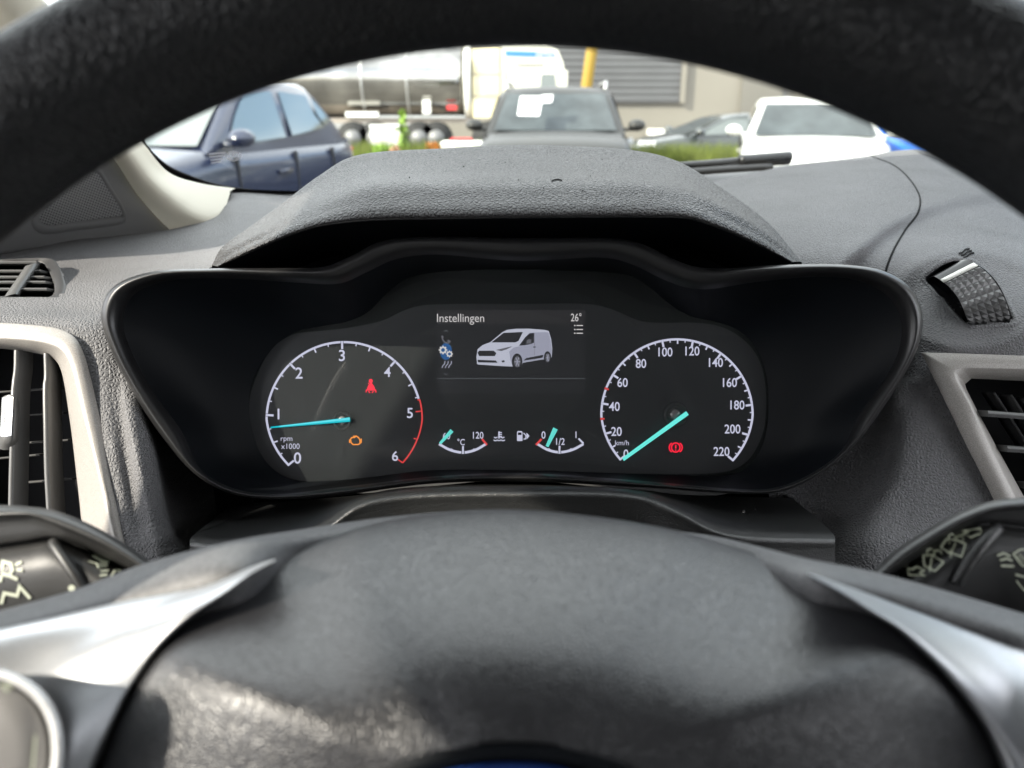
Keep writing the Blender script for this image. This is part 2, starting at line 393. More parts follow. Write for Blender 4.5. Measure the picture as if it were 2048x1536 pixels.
    mb = MB(); mb.box((hl+.015, 0, nose-.17), (.012, .26, .055)); done(mb, 'number_plate', M['yellow'], smooth=False)
    return t

# ground
mb = MB(); g = np.array([[(x, y, 0) for x in np.linspace(-200, 200, 9)] for y in np.linspace(-60, 400, 9)], float)
mb.grid(g, world=False); tag(mb.build('parking_ground', M['asphalt']), None, None, kind='structure')

# ---- neighbouring cars, placed on the ground at their distance
def gpos(px, py, Y):
    p = rayY(px, py, Y); return Vector((p.x, p.y, 0))
car('navy_car', 'navy blue car parked side on beyond the left end of the dashboard', 'car', Vector((-3.0, 7.2, 0)), rad(256), 4.0, 1.80, 1.63, 1.08, .98, (.74, .0, -1.25, -1.80), M['navy'], wscreen='glass', nose=.66)
car('grey_car', 'dark grey car with roof rails and white cards in its windscreen', 'car', Vector((gpos(1130, 230, 9.0).x+.0, 11.0, 0)), rad(-90-3), 4.5, 1.84, 1.64, 1.10, 1.02, (.95, .25, -1.65, -2.05), M['grey'], nose=.74, rails=True)
car('white_car', 'white car facing the viewer beside the wiper, sunlit bonnet', 'car', Vector((4.22, 11.6, 0)), rad(-90-15), 3.9, 1.84, 1.52, 1.02, .95, (1.02, .35, -1.5, -1.85), M['wcar'], nose=.68)
car('black_hatchback', 'small black car seen side on behind the left edge of the white car', 'car', gpos(1440, 250, 17)+Vector((0, 0, 0)), rad(180+8), 3.9, 1.7, 1.27, .86, .76, (1.0, .10, -1.35, -1.75), M['dcar'], nose=.6)
car('blue_car', 'bright blue car partly hidden behind the right edge of the white car', 'car', Vector((gpos(1800, 240, 12.5).x+.5, 14.0, 0)), rad(-90+14), 4.1, 1.76, 1.52, 1.0, .92, (.95, .15, -1.5, -1.9), M['bcar'], nose=.64)

# white cards inside the grey car's windscreen: they stand on its dashboard glass
def card(name, label, quad, Y):
    a = [rayY(x, y, Y+(232-y)*.0075) for x, y in quad]
    mb = MB(); n = Vector((0, -.004, .003)); mb.cap(a); mb.cap([v+n for v in a])
    for i in range(4): j = (i+1) % 4; mb.add([a[i], a[j], a[j]+n, a[i]+n], [(0, 1, 2, 3)])
    return tag(mb.build(name, M['paper'], smooth=False), label, 'card')

# ---- tank trailer and truck
YT = 25.
def gx(px, py=215): return rayY(px, py, YT).x
tz, tr = 2.22, 1.22
tank_x0, tank_x1 = gx(945)-12.5, gx(943)
tk = thing('tank_trailer', 'polished silver tank trailer standing behind the navy car', 'trailer', (tank_x1-6, YT+tr, 0))
mb = MB(); g = []
for x, k in ((0, .05), (.02, .4), (.10, .78), (.25, .94), (.5, 1)): g.append((tank_x0+x, k))
g += [(tank_x0+1.5+i*1.0, 1) for i in range(11)]
for x, k in ((.5, 1), (.25, .94), (.10, .78), (.02, .4), (0, .05)): g.append((tank_x1-x, k))
G = np.array([[(x, YT+tr+tr*k*math.cos(a), tz+tr*k*math.sin(a)) for a in np.linspace(0, 2*math.pi, 33)[:-1]] for x, k in g])
mb.grid(G, closed=True, world=False); mb.cap([Vector(p) for p in G[0]]); mb.cap([Vector(p) for p in G[-1]])
mb.build('tank', M['tank'], tk)
for px in (725, 815, 935):
    mb = MB(); x = gx(px); w = .10 if px == 935 else .03
    G = np.array([[(xx, YT+tr+(tr+e)*math.cos(a), tz+(tr+e)*math.sin(a)) for a in np.linspace(0, 2*math.pi, 33)[:-1]] for xx, e in ((x-w, .0), (x-w, .03), (x+w, .03), (x+w, 0))])
    mb.grid(G, closed=True, world=False); mb.build('tank_band', M['whitep'] if px == 935 else M['steel'], tk)
mb = MB(); mb.box(((tank_x0+tank_x1)/2, YT+.5, 1.02), (6.2, .35, .07)); mb.build('chassis_beam', M['frame'], tk, False)
mb = MB(); a, b = gx(690), gx(755); mb.box(((a+b)/2, YT+.12, 1.20), ((b-a)/2, .10, .075)); mb.build('hose_tube', M['whitep'], tk, False)
mb = MB(); a, b = gx(755), gx(930); mb.box(((a+b)/2, YT+.10, 1.13), ((b-a)/2, .06, .04)); mb.build('side_rail', M['steel'], tk, False)
mb = MB(); mb.box((gx(853), YT+.05, 1.42), (.12, .06, .20)); mb.build('control_box', M['whitep'], tk, False)
mb = MB(); mb.box((gx(903), YT+.10, 1.40), (.15, .02, .07)); mb.build('hazard_placard', M['redp'], tk, False)
for px in (700, 745, 835, 870):
    mb = MB(); mb.tube([(gx(px), YT+.1, .5), (gx(px), YT+.5, .5)], .5, 20); w = mb.build('wheel', M['tyre'], tk)
    mb = MB(); mb.tube([(gx(px), YT+.06, .5), (gx(px), YT+.3, .5)], .26, 16); mb.build('rim', M['rim'], w)

tx = thing('truck_tractor', 'white truck tractor with a blue roof stripe behind the grey car', 'truck', (gx(1060), YT+1.2, 0))
def prism(mb, poly, y0, y1, mi=0):           # poly in (x,z)
    n = len(poly); a = [Vector((x, y0, z)) for x, z in poly]; b = [Vector((x, y1, z)) for x, z in poly]
    mb.cap(a, mi); mb.cap(b, mi)
    for i in range(n): j = (i+1) % n; mb.add([a[i], a[j], b[j], b[i]], [(0, 1, 2, 3)], mi)
def zz(py): return rayY(1060, py, YT).z
mb = MB(); prism(mb, [(gx(1003), .7), (gx(1003), zz(88)), (gx(1090), zz(84)), (gx(1112), zz(96)), (gx(1124), zz(125)), (gx(1131), zz(160)), (gx(1133), .7)], YT, YT+2.4); mb.build('cab', M['truckw'], tx, False)
mb = MB(); prism(mb, [(gx(945), 1.1), (gx(945), zz(92)), (gx(1000), zz(90)), (gx(1000), 1.1)], YT+.15, YT+2.3); mb.build('side_fairing', M['truckc'], tx, False)
for zc in (148, 192):
    mb = MB(); mb.box(((gx(945)+gx(1000))/2, YT+.145, zz(zc)), (.44, .01, .02)); mb.build('fairing_joint', M['frame'], tx, False)
mb = MB(); prism(mb, [(gx(1080), zz(176)), (gx(1082), zz(148)), (gx(1108), zz(148)), (gx(1112), zz(176))], YT-.02, YT+.02); mb.build('side_window', M['glass'], tx, False)
mb = MB(); prism(mb, [(gx(1011), zz(112)), (gx(1011), zz(101)), (gx(1071), zz(103)), (gx(1071), zz(114))], YT-.02, YT+.02); mb.build('roof_stripe', M['bluep'], tx, False)
mb = MB()
for k, px in enumerate((1077, 1086, 1095, 1104)):
    x = gx(px); mb.box((x-.03, YT-.012, zz(109)), (.012, .01, .09)); mb.box((x+.035, YT-.012, zz(105+4*(k % 2))), (.035, .01, .014)); mb.box((x+.035, YT-.012, zz(113)), (.03, .01, .014))
mb.build('roof_lettering', M['bluep'], tx, False)
mb = MB()
for k in range(9): mb.box((gx(1036+k*6), YT-.012, zz(130)), (.028, .01, .035))
mb.build('cab_lettering', M['wallgrey'], tx, False)
mb = MB(); prism(mb, [(gx(1006), zz(240)), (gx(1006), zz(138)), (gx(1011), zz(138)), (gx(1011), zz(240))], YT-.06, YT); mb.build('cab_edge', M['truckc'], tx, False)
mb = MB(); mb.box((gx(1008), YT-.06, zz(197)), (.09, .05, .11)); mb.build('fuel_cap', M['bluep'], tx, False)
mb = MB(); mb.box((gx(1126), YT-.1, zz(163)), (.10, .1, .30)); mb.build('door_mirror', M['truckw'], tx, False)
for px in (975, 1095):
    mb = MB(); mb.tube([(gx(px), YT-.01, .5), (gx(px), YT+.4, .5)], .5, 20); mb.build('wheel', M['tyre'], tx)

# ---- warehouse
YB = 34.
def bx(px, py=215): return rayY(px, py, YB).x
def bz(py): return rayY(1250, py, YB).z
wh = thing('warehouse', 'beige warehouse with big grey shutters filling the far side of the yard', 'building', (bx(1400), YB, 0))
mb = MB(); mb.box((bx(1700), YB+5, 4.5), (bx(1700)-bx(880), 4.9, 4.5)); mb.build('wall', M['wall'], wh, False)
mb = MB(); prism(mb, [(bx(1480), .0), (bx(1480), 8.5), (bx(1562), 8.5), (bx(1562), .0)], YB-.06, YB+.05); mb.build('wall_panel', M['wallgrey'], wh, False)
mb = MB(); mb.box((bx(1565), YB-.09, 4.2), (.05, .06, 4.2)); mb.build('downpipe', M['shutter'], wh, False)
def shutter(px0, px1, pyb):
    z0 = bz(pyb); mb = MB()
    prof = []; z = z0
    while z < 7.5:
        prof += [(0, z), (-.025, z+.10), (-.025, z+.20), (0, z+.25)]; z += .26
    G = np.array([[(x, YB-.05+a, zc) for a, zc in prof] for x in (bx(px0), bx(px1))])
    mb.grid(G, world=False); mb.build('shutter_door', M['shutter'], wh, False)
    mb = MB(); mb.box((bx(px1)+.10, YB-.06, (z0+7.5)/2), (.10, .08, (7.5-z0)/2)); mb.build('door_frame', M['wall'], wh, False)
shutter(905, 1358, 206)
mb = MB(); mb.box((bx(1360), YB-.4, .45), (bx(1395)-bx(1330), .15, .12)); mb.build('buffer_rail', M['whitep'], wh, False)
pp = thing('yellow_post', 'tall yellow post between the truck and the grey shutter', 'post', gpos(1180, 215, 22))
x = pp.location.x
mb = MB(); mb.tube([(x-.20, 22, 0), (x-.10, 22, 2.0), (x+.02, 22, 3.0), (x+.12, 22, 5)], .15, 12); mb.build('pole', M['yellow'], pp)
mb = MB(); mb.box((x-.05, 22, .02), (.3, .3, .02)); mb.build('base_plate', M['steel'], pp, False)

# ---- verge with plants, fence, block
def verge(name, x0, x1, y0, y1, n, hmin, hmax, seed):
    r = np.random.default_rng(seed); mb = MB()
    g = np.array([[(x, y, .05+.04*math.sin(x*3+y)) for x in np.linspace(x0, x1, 20)] for y in np.linspace(y0, y1, 6)]); mb.grid(g, world=False)
    for i in range(n):
        x = r.uniform(x0, x1); y = r.uniform(y0, y1); h = r.uniform(hmin, hmax); a = r.uniform(0, 6.28); dx, dy = .02*math.cos(a), .02*math.sin(a); l = r.normal(0, .08, 2)
        mb.add([(x-dx, y-dy, .05), (x+dx, y+dy, .05), (x+l[0], y+l[1], h)], [(0, 1, 2)])
    return tag(mb.build(name, M['grass'], smooth=False), None, None, kind='stuff')
v1 = verge('grass_verge', gx(700)*.62, gx(1010)*.62, 14.6, 16.5, 5000, .45, .86, 3)
v2 = verge('grass_strip', rayY(1290, 290, 12).x, rayY(1520, 290, 12).x, 12.0, 13.6, 5000, .55, .92, 4)
for o, l in ((v1, 'yellow green grass along the verge before the tank trailer'), (v2, 'yellow green grass in front of the black hatchback')): o['label'] = l; o['category'] = 'grass'
def bush(name, label, px, py, Y, h, w, n, m, seed):
    r = np.random.default_rng(seed); c = gpos(px, py, Y); t = thing(name, label, 'plant', c)
    mb = MB()
    for i in range(n):
        z = r.uniform(.1, h); ww = w*(1-(z/h)**2*.7); p = Vector((c.x+r.normal(0, ww*.45), c.y+r.normal(0, ww*.45), z)); s = r.uniform(.03, .07)
        d1 = Vector(r.normal(size=3)).normalized()*s; d2 = Vector(r.normal(size=3)).normalized()*s
        mb.add([p-d1, p+d2, p+d1, p-d2], [(0, 1, 2, 3)])
    mb.build('foliage', m, t, False)
    mb = MB()
    for k in range(5): mb.tube([(c.x+r.normal(0, w*.2), c.y, 0), (c.x+r.normal(0, w*.3), c.y, h*.8)], .008, 5)
    mb.build('stem', M['leaf'], t)
    return t
M['sprout'] = mat('bright_leaf', (.16, .26, .03), .6, mottle=(3, .6, 1.3))
bush('tall_plant', 'tall bright green plant in front of the tank trailer wheels', 806, 250, 15.2, 1.35, .16, 260, M['sprout'], 1)
bush('low_shrub', 'low yellow green shrub right behind the navy car', 765, 290, 14.6, .75, .5, 420, M['sprout'], 2)
bush('flower_clump', 'clump of orange flowers beside the white block', 868, 285, 14.8, .78, .3, 260, M['flower'], 3)
bush('pink_flower_clump', 'small pinkish flower clump between the two green plants', 790, 285, 14.4, .72, .18, 160, mat('flower_pink', (.5, .28, .2), .6), 4)
wb_ = thing('concrete_block', 'low white block on the verge left of the grey car', 'block', gpos(925, 285, 15.4))
mb = MB(); c = wb_.location; mb.box((c.x, c.y, .40), (.40, .25, .40)); o = mb.build('body', M['whitep'], wb_, False); bv = o.modifiers.new('edge', 'BEVEL'); bv.width = .05; bv.segments = 3
mb = MB(); mb.box((c.x-.02, c.y, .83), (.20, .1, .025)); mb.build('top_marker', M['redp'], wb_, False)
fe = thing('railing', 'pale railing in front of the tank trailer wheels', 'fence', gpos(770, 265, 20))
mb = MB(); x0, x1 = rayY(742, 265, 20).x, rayY(806, 265, 20).x
for k in range(18): mb.box((x0+(x1-x0)*k/17, 20, .55), (.012, .012, .42))
mb.build('bars', M['whitep'], fe, False)
mb = MB(); mb.box(((x0+x1)/2, 20, .98), ((x1-x0)/2+.03, .02, .025)); mb.box(((x0+x1)/2, 20, .12), ((x1-x0)/2+.03, .02, .025)); mb.build('rails', M['whitep'], fe, False)
card('price_card', 'large white card behind the windscreen of the grey car', [(1035, 231), (1041, 193), (1085, 193), (1078, 232)], 9.75)
card('small_card', 'small white card beside the large card in the grey car', [(1082, 206), (1084, 191), (1106, 190), (1103, 205)], 9.75)

# hedge off to the right: seen only mirrored in the navy car's windows
r = np.random.default_rng(9); mb = MB()
for i in range(5000):
    p = Vector((14+r.normal(0, .5), r.uniform(1, 22), r.uniform(0, 4.6)+.5*math.sin(i))); s = .16
    d1 = Vector(r.normal(size=3)).normalized()*s; d2 = Vector(r.normal(size=3)).normalized()*s
    mb.add([p-d1, p+d2, p+d1, p-d2], [(0, 1, 2, 3)])
o = mb.build('hedge', M['leaf'], smooth=False); tag(o, 'tall green hedge along the far right side of the yard', 'hedge', kind='stuff')

# ================================================================== THE VAN
# ---- cabin shell: roof, doors, bulkhead (what shades the dashboard)
cb = thing('van_cabin', 'grey roof lining, door cards and bulkhead enclosing the driver', 'cabin', (0, 0, .5))
Z = CAMZ
XL, XR = -.60, 1.02
WIN_T = Z+.45; WIN_B = Z-.22; WIN_F = .42; WIN_R = -.82
mb = MB(); mb.box(((XL+XR)/2, -.32, Z+.50), ((XR-XL)/2+.05, .66, .02)); mb.build('roof_lining', M['headlining'], cb, False)
def side_wall(x, t, nm):
    mb = MB()
    mb.box((x, -.05, (WIN_B+.35)/2), (t, 1.0, (WIN_B-.35)/2))                 # door card up to the belt
    edge = [(-1.2, Z+.352), (-.45, Z+.350), (-.20, Z+.326), (.00, Z+.285), (.09, Z+.325), (.17, Z+.325), (.26, Z+.25), (.46, Z-.02), (.50, Z+.02), (.38, Z+.50), (-1.2, Z+.50)] if x < 0 else [(-1.2, Z+.42), (.30, Z+.42), (.36, Z+.40), (.74, Z-.02), (.80, Z+.0), (.42, Z+.50), (-1.2, Z+.50)]   # rail over the window, down to the pillar; left edge shaped for sun patches
    a = [Vector((x-t, y, z)) for y, z in edge]; b = [Vector((x+t, y, z)) for y, z in edge]; mb.cap(a); mb.cap(b)
    for i in range(len(edge)): j = (i+1) % len(edge); mb.add([a[i], a[j], b[j], b[i]], [(0, 1, 2, 3)])
    mb.box((x, (WIN_R-1.05)/2, (WIN_B+WIN_T)/2), (t, (WIN_R+1.05)/2, (WIN_T-WIN_B)/2))   # pillar behind the window
    if x < 0: mb.box((x, .053, Z+.04), (t*.6, .034, .30))                       # unseen bar added to end the sun patch on the instrument glass
    mb.build(nm, M['doorcard'], cb, False)
side_wall(XL, .025, 'door_panel'); side_wall(XR, .025, 'door_panel')
mb = MB(); mb.box(((XL+XR)/2, -1.0, Z-.25), ((XR-XL)/2, .02, .75)); mb.build('bulkhead', M['doorcard'], cb, False)
mb = MB(); mb.box(((XL+XR)/2, 0, .35), ((XR-XL)/2, 1.0, .02)); mb.build('floor', M['doorcard'], cb, False)
mb = MB(); mb.box(((XL+XR)/2, .92, .80), ((XR-XL)/2, .02, .47)); mb.build('firewall', M['doorcard'], cb, False)

# ---- seat, mirrored in the instrument glass
se = thing('driver_seat', 'grey cloth driver seat behind the viewer, mirrored in the instrument glass', 'seat', (0, -.5, .4))
def cushion(mb, c, h, Mx, pw=3.2):
    n, m = 14, 22; G = []
    for i in range(n+1):
        u = -math.pi/2+math.pi*i/n; row = []
        for j in range(m):
            v = 2*math.pi*j/m
            f = lambda q, e: math.copysign(abs(q)**e, q)
            row.append(Mx @ Vector((h[0]*f(math.cos(u), 2/pw)*f(math.cos(v), 2/pw), h[1]*f(math.cos(u), 2/pw)*f(math.sin(v), 2/pw), h[2]*f(math.sin(u), 2/pw)))+Vector(c))
        G.append(row)
    mb.grid(np.array([[tuple(q) for q in r_] for r_ in G]), closed=True, world=False)
tilt = Matrix.Rotation(rad(12), 4, 'X')
mb = MB(); cushion(mb, (0, -.52, Z-.24), (.25, .075, .38), tilt); mb.build('backrest', M['cloth'], se)
mb = MB(); cushion(mb, (0, -.60, Z+.24), (.14, .06, .10), tilt); mb.build('headrest', M['cloth'], se)
mb = MB(); cushion(mb, (0, -.32, .72), (.25, .27, .09), Matrix.Identity(4)); mb.build('seat_cushion', M['cloth'], se)

# ---- windscreen
ws = thing('windscreen', 'clear windscreen with black edge band above the dashboard', 'windscreen', w_of(C3(1024, 350, .82)))
base = [(-.66, .62, Z-.02), (-.42, .74, Z-.055), (0, .84, Z-.075), (.45, .86, Z-.055), (.85, .80, Z-.03), (1.05, .70, Z)]
top = [(-.55, .26, Z+.47), (-.36, .31, Z+.48), (0, .34, Z+.49), (.45, .34, Z+.49), (.8, .31, Z+.48), (1.0, .26, Z+.47)]
b_ = crspline(base, 6); t_ = crspline(top, 6)
G = np.array([b_+(t_-b_)*k+np.array([0, .02*math.sin(k*math.pi), .03*math.sin(k*math.pi)]) for k in np.linspace(-.06, 1, 14)])
mb = MB(); mb.grid(G, world=False); glass = mb.build('glass', M['windscreen'], ws)
def bvh_of(o):
    me = o.data; Mx = world_of(o)
    return BVHTree.FromPolygons([Mx @ v.co for v in me.vertices], [tuple(p.vertices) for p in me.polygons])
EYE = Vector((0, 0, CAMZ))
def onto(bvh, px, py, lift=.0005, dflt=.4):
    d = (P(px, py, 1)-EYE).normalized(); h = bvh.ray_cast(EYE, d)
    if h[0] is None: return P(px, py, dflt), -d
    n = h[1] if h[1].dot(d) < 0 else -h[1]
    return h[0]+n*lift, n
def decal(polys, bvh, name, m, parent, lift=.0004, dflt=.4, thick=.0003):
    """raised print: polygons given in photo pixels, laid on a surface"""
    mb = MB()
    for q in polys:
        a = [onto(bvh, x, y, lift, dflt) for x, y in q]; top_ = [p for p, n in a]; bot = [p-n*thick for p, n in a]
        mb.cap(top_); k = len(q)
        for i in range(k): j = (i+1) % k; mb.add([top_[i], top_[j], bot[j], bot[i]], [(0, 1, 2, 3)])
    return mb.build(name, m, parent, False)
def stroke(pts, w, closed=False):
    """quads along a pixel polyline, mitred"""
    p = np.array(pts, float); n = len(p); L_, R_ = [], []
    for i in range(n):
        a = p[i]-p[i-1] if (i > 0 or closed) else p[1]-p[0]
        b = p[(i+1) % n]-p[i] if (i < n-1 or closed) else p[i]-p[i-1]
        a = a/(np.linalg.norm(a)+1e-9); b = b/(np.linalg.norm(b)+1e-9); t = a+b
        if np.linalg.norm(t) < .3: t = b
        t = t/np.linalg.norm(t); nn = np.array([-t[1], t[0]]); k = min(1/max(nn.dot(np.array([-b[1], b[0]])), .4), 2.)
        L_.append(p[i]+nn*w/2*k); R_.append(p[i]-nn*w/2*k)
    return [[tuple(L_[i]), tuple(L_[(i+1) % n]), tuple(R_[(i+1) % n]), tuple(R_[i])] for i in range(n if closed else n-1)]
def ell(cx, cy, rx, ry, n=20, a0=0, a1=360):
    full = abs(a1-a0) >= 360; k = n if full else n+1
    return [(cx+rx*math.cos(rad(a0+(a1-a0)*i/n)), cy-ry*math.sin(rad(a0+(a1-a0)*i/n))) for i in range(k)]
gb = bvh_of(glass)
pol = []
for k in range(4): pol += stroke([(418+k*1.5, 306+k*6), (452-k*3, 303+k*6)], 2)
pol += stroke(ell(467, 310, 9, 9, 16), 1.8, True)+stroke(ell(467, 310, 15, 9, 16), 1.4, True)+stroke([(462, 314), (467, 304), (472, 314)], 1.8)
decal(pol, gb, 'glass_marking', mat('etched_mark', (.55, .55, .6), .7), ws, .002, .8)
fr = [[(262, 268, .70), (283, 300, .715), (318, 340, .735), (365, 363, .75), (420, 378, .76), (480, 384, .77), (600, 390, .78), (800, 390, .79)],
      [(282, 268, .70), (300, 297, .715), (338, 331, .735), (385, 352, .75), (435, 368, .76), (490, 377, .77), (600, 384, .78), (800, 385, .79)]]
mb = MB(); mb.grid(loftgrid(fr, 8, 2)); o = mb.build('edge_band', M['seam'], ws); solid(o, .004)
# cowl strip under the wiper
mb = MB(); cw = [[(1300, 388, .90), (1400, 372, .90), (1480, 366, .92), (1700, 350, .95)], [(1300, 344, .93), (1400, 347, .93), (1480, 344, .95), (1700, 322, .98)], [(1300, 340, 1.05), (1400, 342, 1.05), (1480, 338, 1.07), (1700, 320, 1.1)]]
mb.grid(loftgrid(cw, 6, 4)); o = mb.build('cowl_strip', M['rubber'], ws); solid(o, .004)
# ---- wiper
wp = thing('windscreen_wiper', 'black wiper lying along the base of the windscreen', 'wiper', P(1450, 338, .93))
def bar(pts, r, nm, m, flat=1., par=wp): mb = MB(); mb.tube([P(*q) for q in crspline(pts, 6)], r, 8, flat=flat); return mb.build(nm, m, par)
bar([(1330, 338, .90), (1430, 330, .91), (1500, 324, .92), (1578, 318, .93)], .0066, 'blade', M['rubber'])
bar([(1330, 333, .895), (1430, 326, .905), (1490, 320, .915), (1530, 317, .92)], .0038, 'blade_spine', M['rubber'])
bar([(1480, 321, .91), (1530, 317, .918), (1580, 313, .925)], .0062, 'end_cap', M['rubber'])
bar([(1330, 348, .89), (1430, 340, .90), (1540, 333, .915)], .0075, 'arm', M['rubber'], .6)

# ---- pillar trim and tweeter panel
pt = thing('pillar_trim', 'cream trim of the windscreen pillar left of the dashboard', 'pillar trim', P(380, 440, .64))
rr_ = [(40, -60, .42), (150, 110, .50), (235, 235, .59), (283, 296, .63), (330, 349, .67), (395, 371, .71), (463, 381, .735)]
ll_ = [(-90, -40, .40), (40, 130, .48), (160, 240, .57), (228, 318, .60), (272, 385, .62), (310, 430, .63), (346, 466, .635)]
mm_ = [((a[0]+b[0])/2, (a[1]+b[1])/2, min(a[2], b[2])-.006) for a, b in zip(rr_, ll_)]; mm_[-1] = (424, 446, .65); mm_[-2] = (372, 425, .635)
back = [(x+8, y-4, d+.02) for x, y, d in rr_]
mb = MB(); mb.grid(loftgrid([back, rr_, mm_, ll_], 8, 6)); o = mb.build('cover', M['cream'], pt)
bar([(463, 383, .733), (424, 448, .648), (347, 467, .634)], .0012, 'edge_gap', M['seam'], par=pt)

tp = thing('tweeter_panel', 'dark grey corner panel with a triangular speaker grille', 'speaker panel', P(150, 470, .56))
pr = [[(236, 315, .605), (150, 200, .57), (40, 100, .50), (-120, 60, .44)], [(280, 383, .625), (130, 330, .585), (0, 300, .53), (-140, 290, .46)], [(318, 432, .635), (170, 420, .595), (0, 420, .54), (-150, 420, .48)], [(352, 470, .64), (180, 487, .60), (20, 509, .555), (-150, 535, .50)]]
GP = loftgrid(pr, 10, 8); mb = MB(); mb.grid(GP); pan = mb.build('panel', M['panel'], tp); pb = bvh_of(pan); face_camera_normals(pan); solid(pan, .004)
# recessed triangular frame
tri_o = [(190, 328), (222, 372), (251, 425), (250, 444), (236, 450), (160, 460), (85, 468), (68, 458), (62, 442), (75, 425), (120, 385), (165, 345)]
tri_i = [(189, 342), (217, 382), (243, 424), (243, 431), (234, 433), (160, 442), (95, 450), (82, 444), (76, 436), (84, 424), (124, 388), (166, 352)]
def ring_on(bvh, o_, i_, lo, li, n=4):
    A = crspline(o_, n, True); B = crspline(i_, n, True)
    pa = [onto(bvh, x, y, lo, .55)[0] for x, y in A]; pm = [onto(bvh, x*.5+X*.5, y*.5+Y_*.5, lo+.0026, .55)[0] for (x, y), (X, Y_) in zip(A, B)]; pb_ = [onto(bvh, x, y, li, .55)[0] for x, y in B]
    return np.array([[tuple(v) for v in q] for q in (pa, pm, pb_)]), pb_
Gr, inner = ring_on(pb, tri_o, tri_i, .0002, .0006)
mb = MB(); mb.grid(Gr, closed=True, world=False); fo = mb.build('grille_frame', M['panel'], tp)
# grille sheet with a punched dot pattern in its own UV
m = mat('perforated_grille', (.075, .075, .075), .55); n = m.node_tree.nodes; l = m.node_tree.links
uvn = n.new('ShaderNodeUVMap'); vo = n.new('ShaderNodeTexVoronoi'); vo.inputs['Randomness'].default_value = 0.; vo.inputs['Scale'].default_value = 1.; vo.voronoi_dimensions = '2D'
l.new(uvn.outputs[0], vo.inputs['Vector']); rp = n.new('ShaderNodeMapRange'); rp.inputs[1].default_value = .28; rp.inputs[2].default_value = .40
l.new(vo.outputs['Distance'], rp.inputs[0]); mx = n.new('ShaderNodeMix'); mx.data_type = 'RGBA'; mx.inputs[6].default_value = (.008, .008, .008, 1); mx.inputs[7].default_value = (.20, .20, .20, 1)
l.new(rp.outputs[0], mx.inputs[0]); l.new(mx.outputs[2], n['Principled BSDF'].inputs['Base Color'])
A = crspline(tri_i, 4, True); cen = (165, 415)
mb = MB(); vs = []; px_ = []
for k in (1., .66, .33, .01):
    for x, y in A: q = (cen[0]+(x-cen[0])*k, cen[1]+(y-cen[1])*k); px_.append(q); vs.append(tuple(onto(pb, q[0], q[1], .0012, .55)[0]))
U = len(A); mb.add(vs, [(i*U+j, i*U+(j+1) % U, (i+1)*U+(j+1) % U, (i+1)*U+j) for i in range(3) for j in range(U)])
o = mb.build('grille', m, tp); uvl = o.data.uv_layers.new(name='UVMap')
for lp in o.data.loops:
    x, y = px_[lp.vertex_index]; uvl.data[lp.index].uv = ((x*.94+y*.34)/5.2, (y*.94-x*.34)/5.2)

# ---- dashboard, left part
ds = thing('dashboard', 'grey grained dashboard spanning the view under the windscreen', 'dashboard', P(1000, 900, .45))
L_vent_in = [(-330, 646), (-100, 649), (0, 651), (58, 655), (114, 663), (143, 679), (160, 709), (191, 830), (221, 960), (252, 1095), (275, 1200), (-330, 1200)]
L_dem = [(-60, 524), (0, 522), (100, 522), (120, 540), (128, 575), (125, 588), (100, 597), (0, 596), (-60, 594)]
Lr = [
 [(-700, 470, .60), (-120, 500, .56), (30, 498, .57), (150, 480, .59), (250, 470, .61), (345, 458, .63), (425, 435, .66), (470, 386, .76), (600, 388, .79), (780, 388, .80)],
 [(-700, 560, .46), (-120, 570, .455), (30, 555, .475), (150, 545, .49), (250, 530, .50), (345, 512, .515), (430, 480, .545), (500, 436, .61), (620, 430, .66), (780, 430, .70)],
 [(-700, 620, .41), (-120, 618, .415), (30, 612, .42), (135, 615, .42), (200, 612, .42), (270, 600, .425), (350, 590, .435), (440, 560, .455), (560, 530, .49), (780, 520, .52)],
 [(-700, 660, .390), (-120, 650, .3945), (30, 650, .3945), (150, 655, .393), (205, 660, .396), (245, 670, .40), (290, 680, .41), (380, 680, .43), (560, 640, .47), (780, 620, .50)],
 [(-700, 760, .388), (-120, 760, .393), (30, 760, .393), (165, 765, .386), (205, 770, .385), (238, 775, .387), (254, 782, .386), (282, 792, .389), (330, 810, .42), (420, 820, .46)],
 [(-700, 900, .378), (-120, 900, .383), (30, 900, .383), (190, 905, .376), (228, 905, .375), (252, 905, .378), (272, 905, .373), (300, 905, .379), (332, 912, .412), (420, 920, .46)],
 [(-700, 1010, .37), (-120, 1010, .376), (30, 1010, .376), (215, 1012, .370), (248, 1012, .3695), (270, 1014, .372), (298, 1020, .369), (330, 1034, .377), (350, 1044, .405), (440, 1054, .45)],
 [(-700, 1110, .365), (-120, 1110, .37), (30, 1110, .37), (240, 1110, .366), (264, 1110, .365), (290, 1110, .3655), (322, 1112, .367), (356, 1115, .375), (382, 1118, .395), (460, 1120, .43)],
 [(-700, 1280, .37), (-120, 1280, .37), (30, 1280, .37), (250, 1280, .368), (290, 1280, .367), (330, 1280, .367), (370, 1280, .37), (400, 1280, .38), (430, 1280, .40), (500, 1280, .42)],
]
mb = MB(); mb.grid(loftgrid(Lr, 10, 10), cut=[L_vent_in, L_dem]); dl = mb.build('left_cover', M['dash'], ds); face_camera_normals(dl)
dlb = bvh_of(dl)

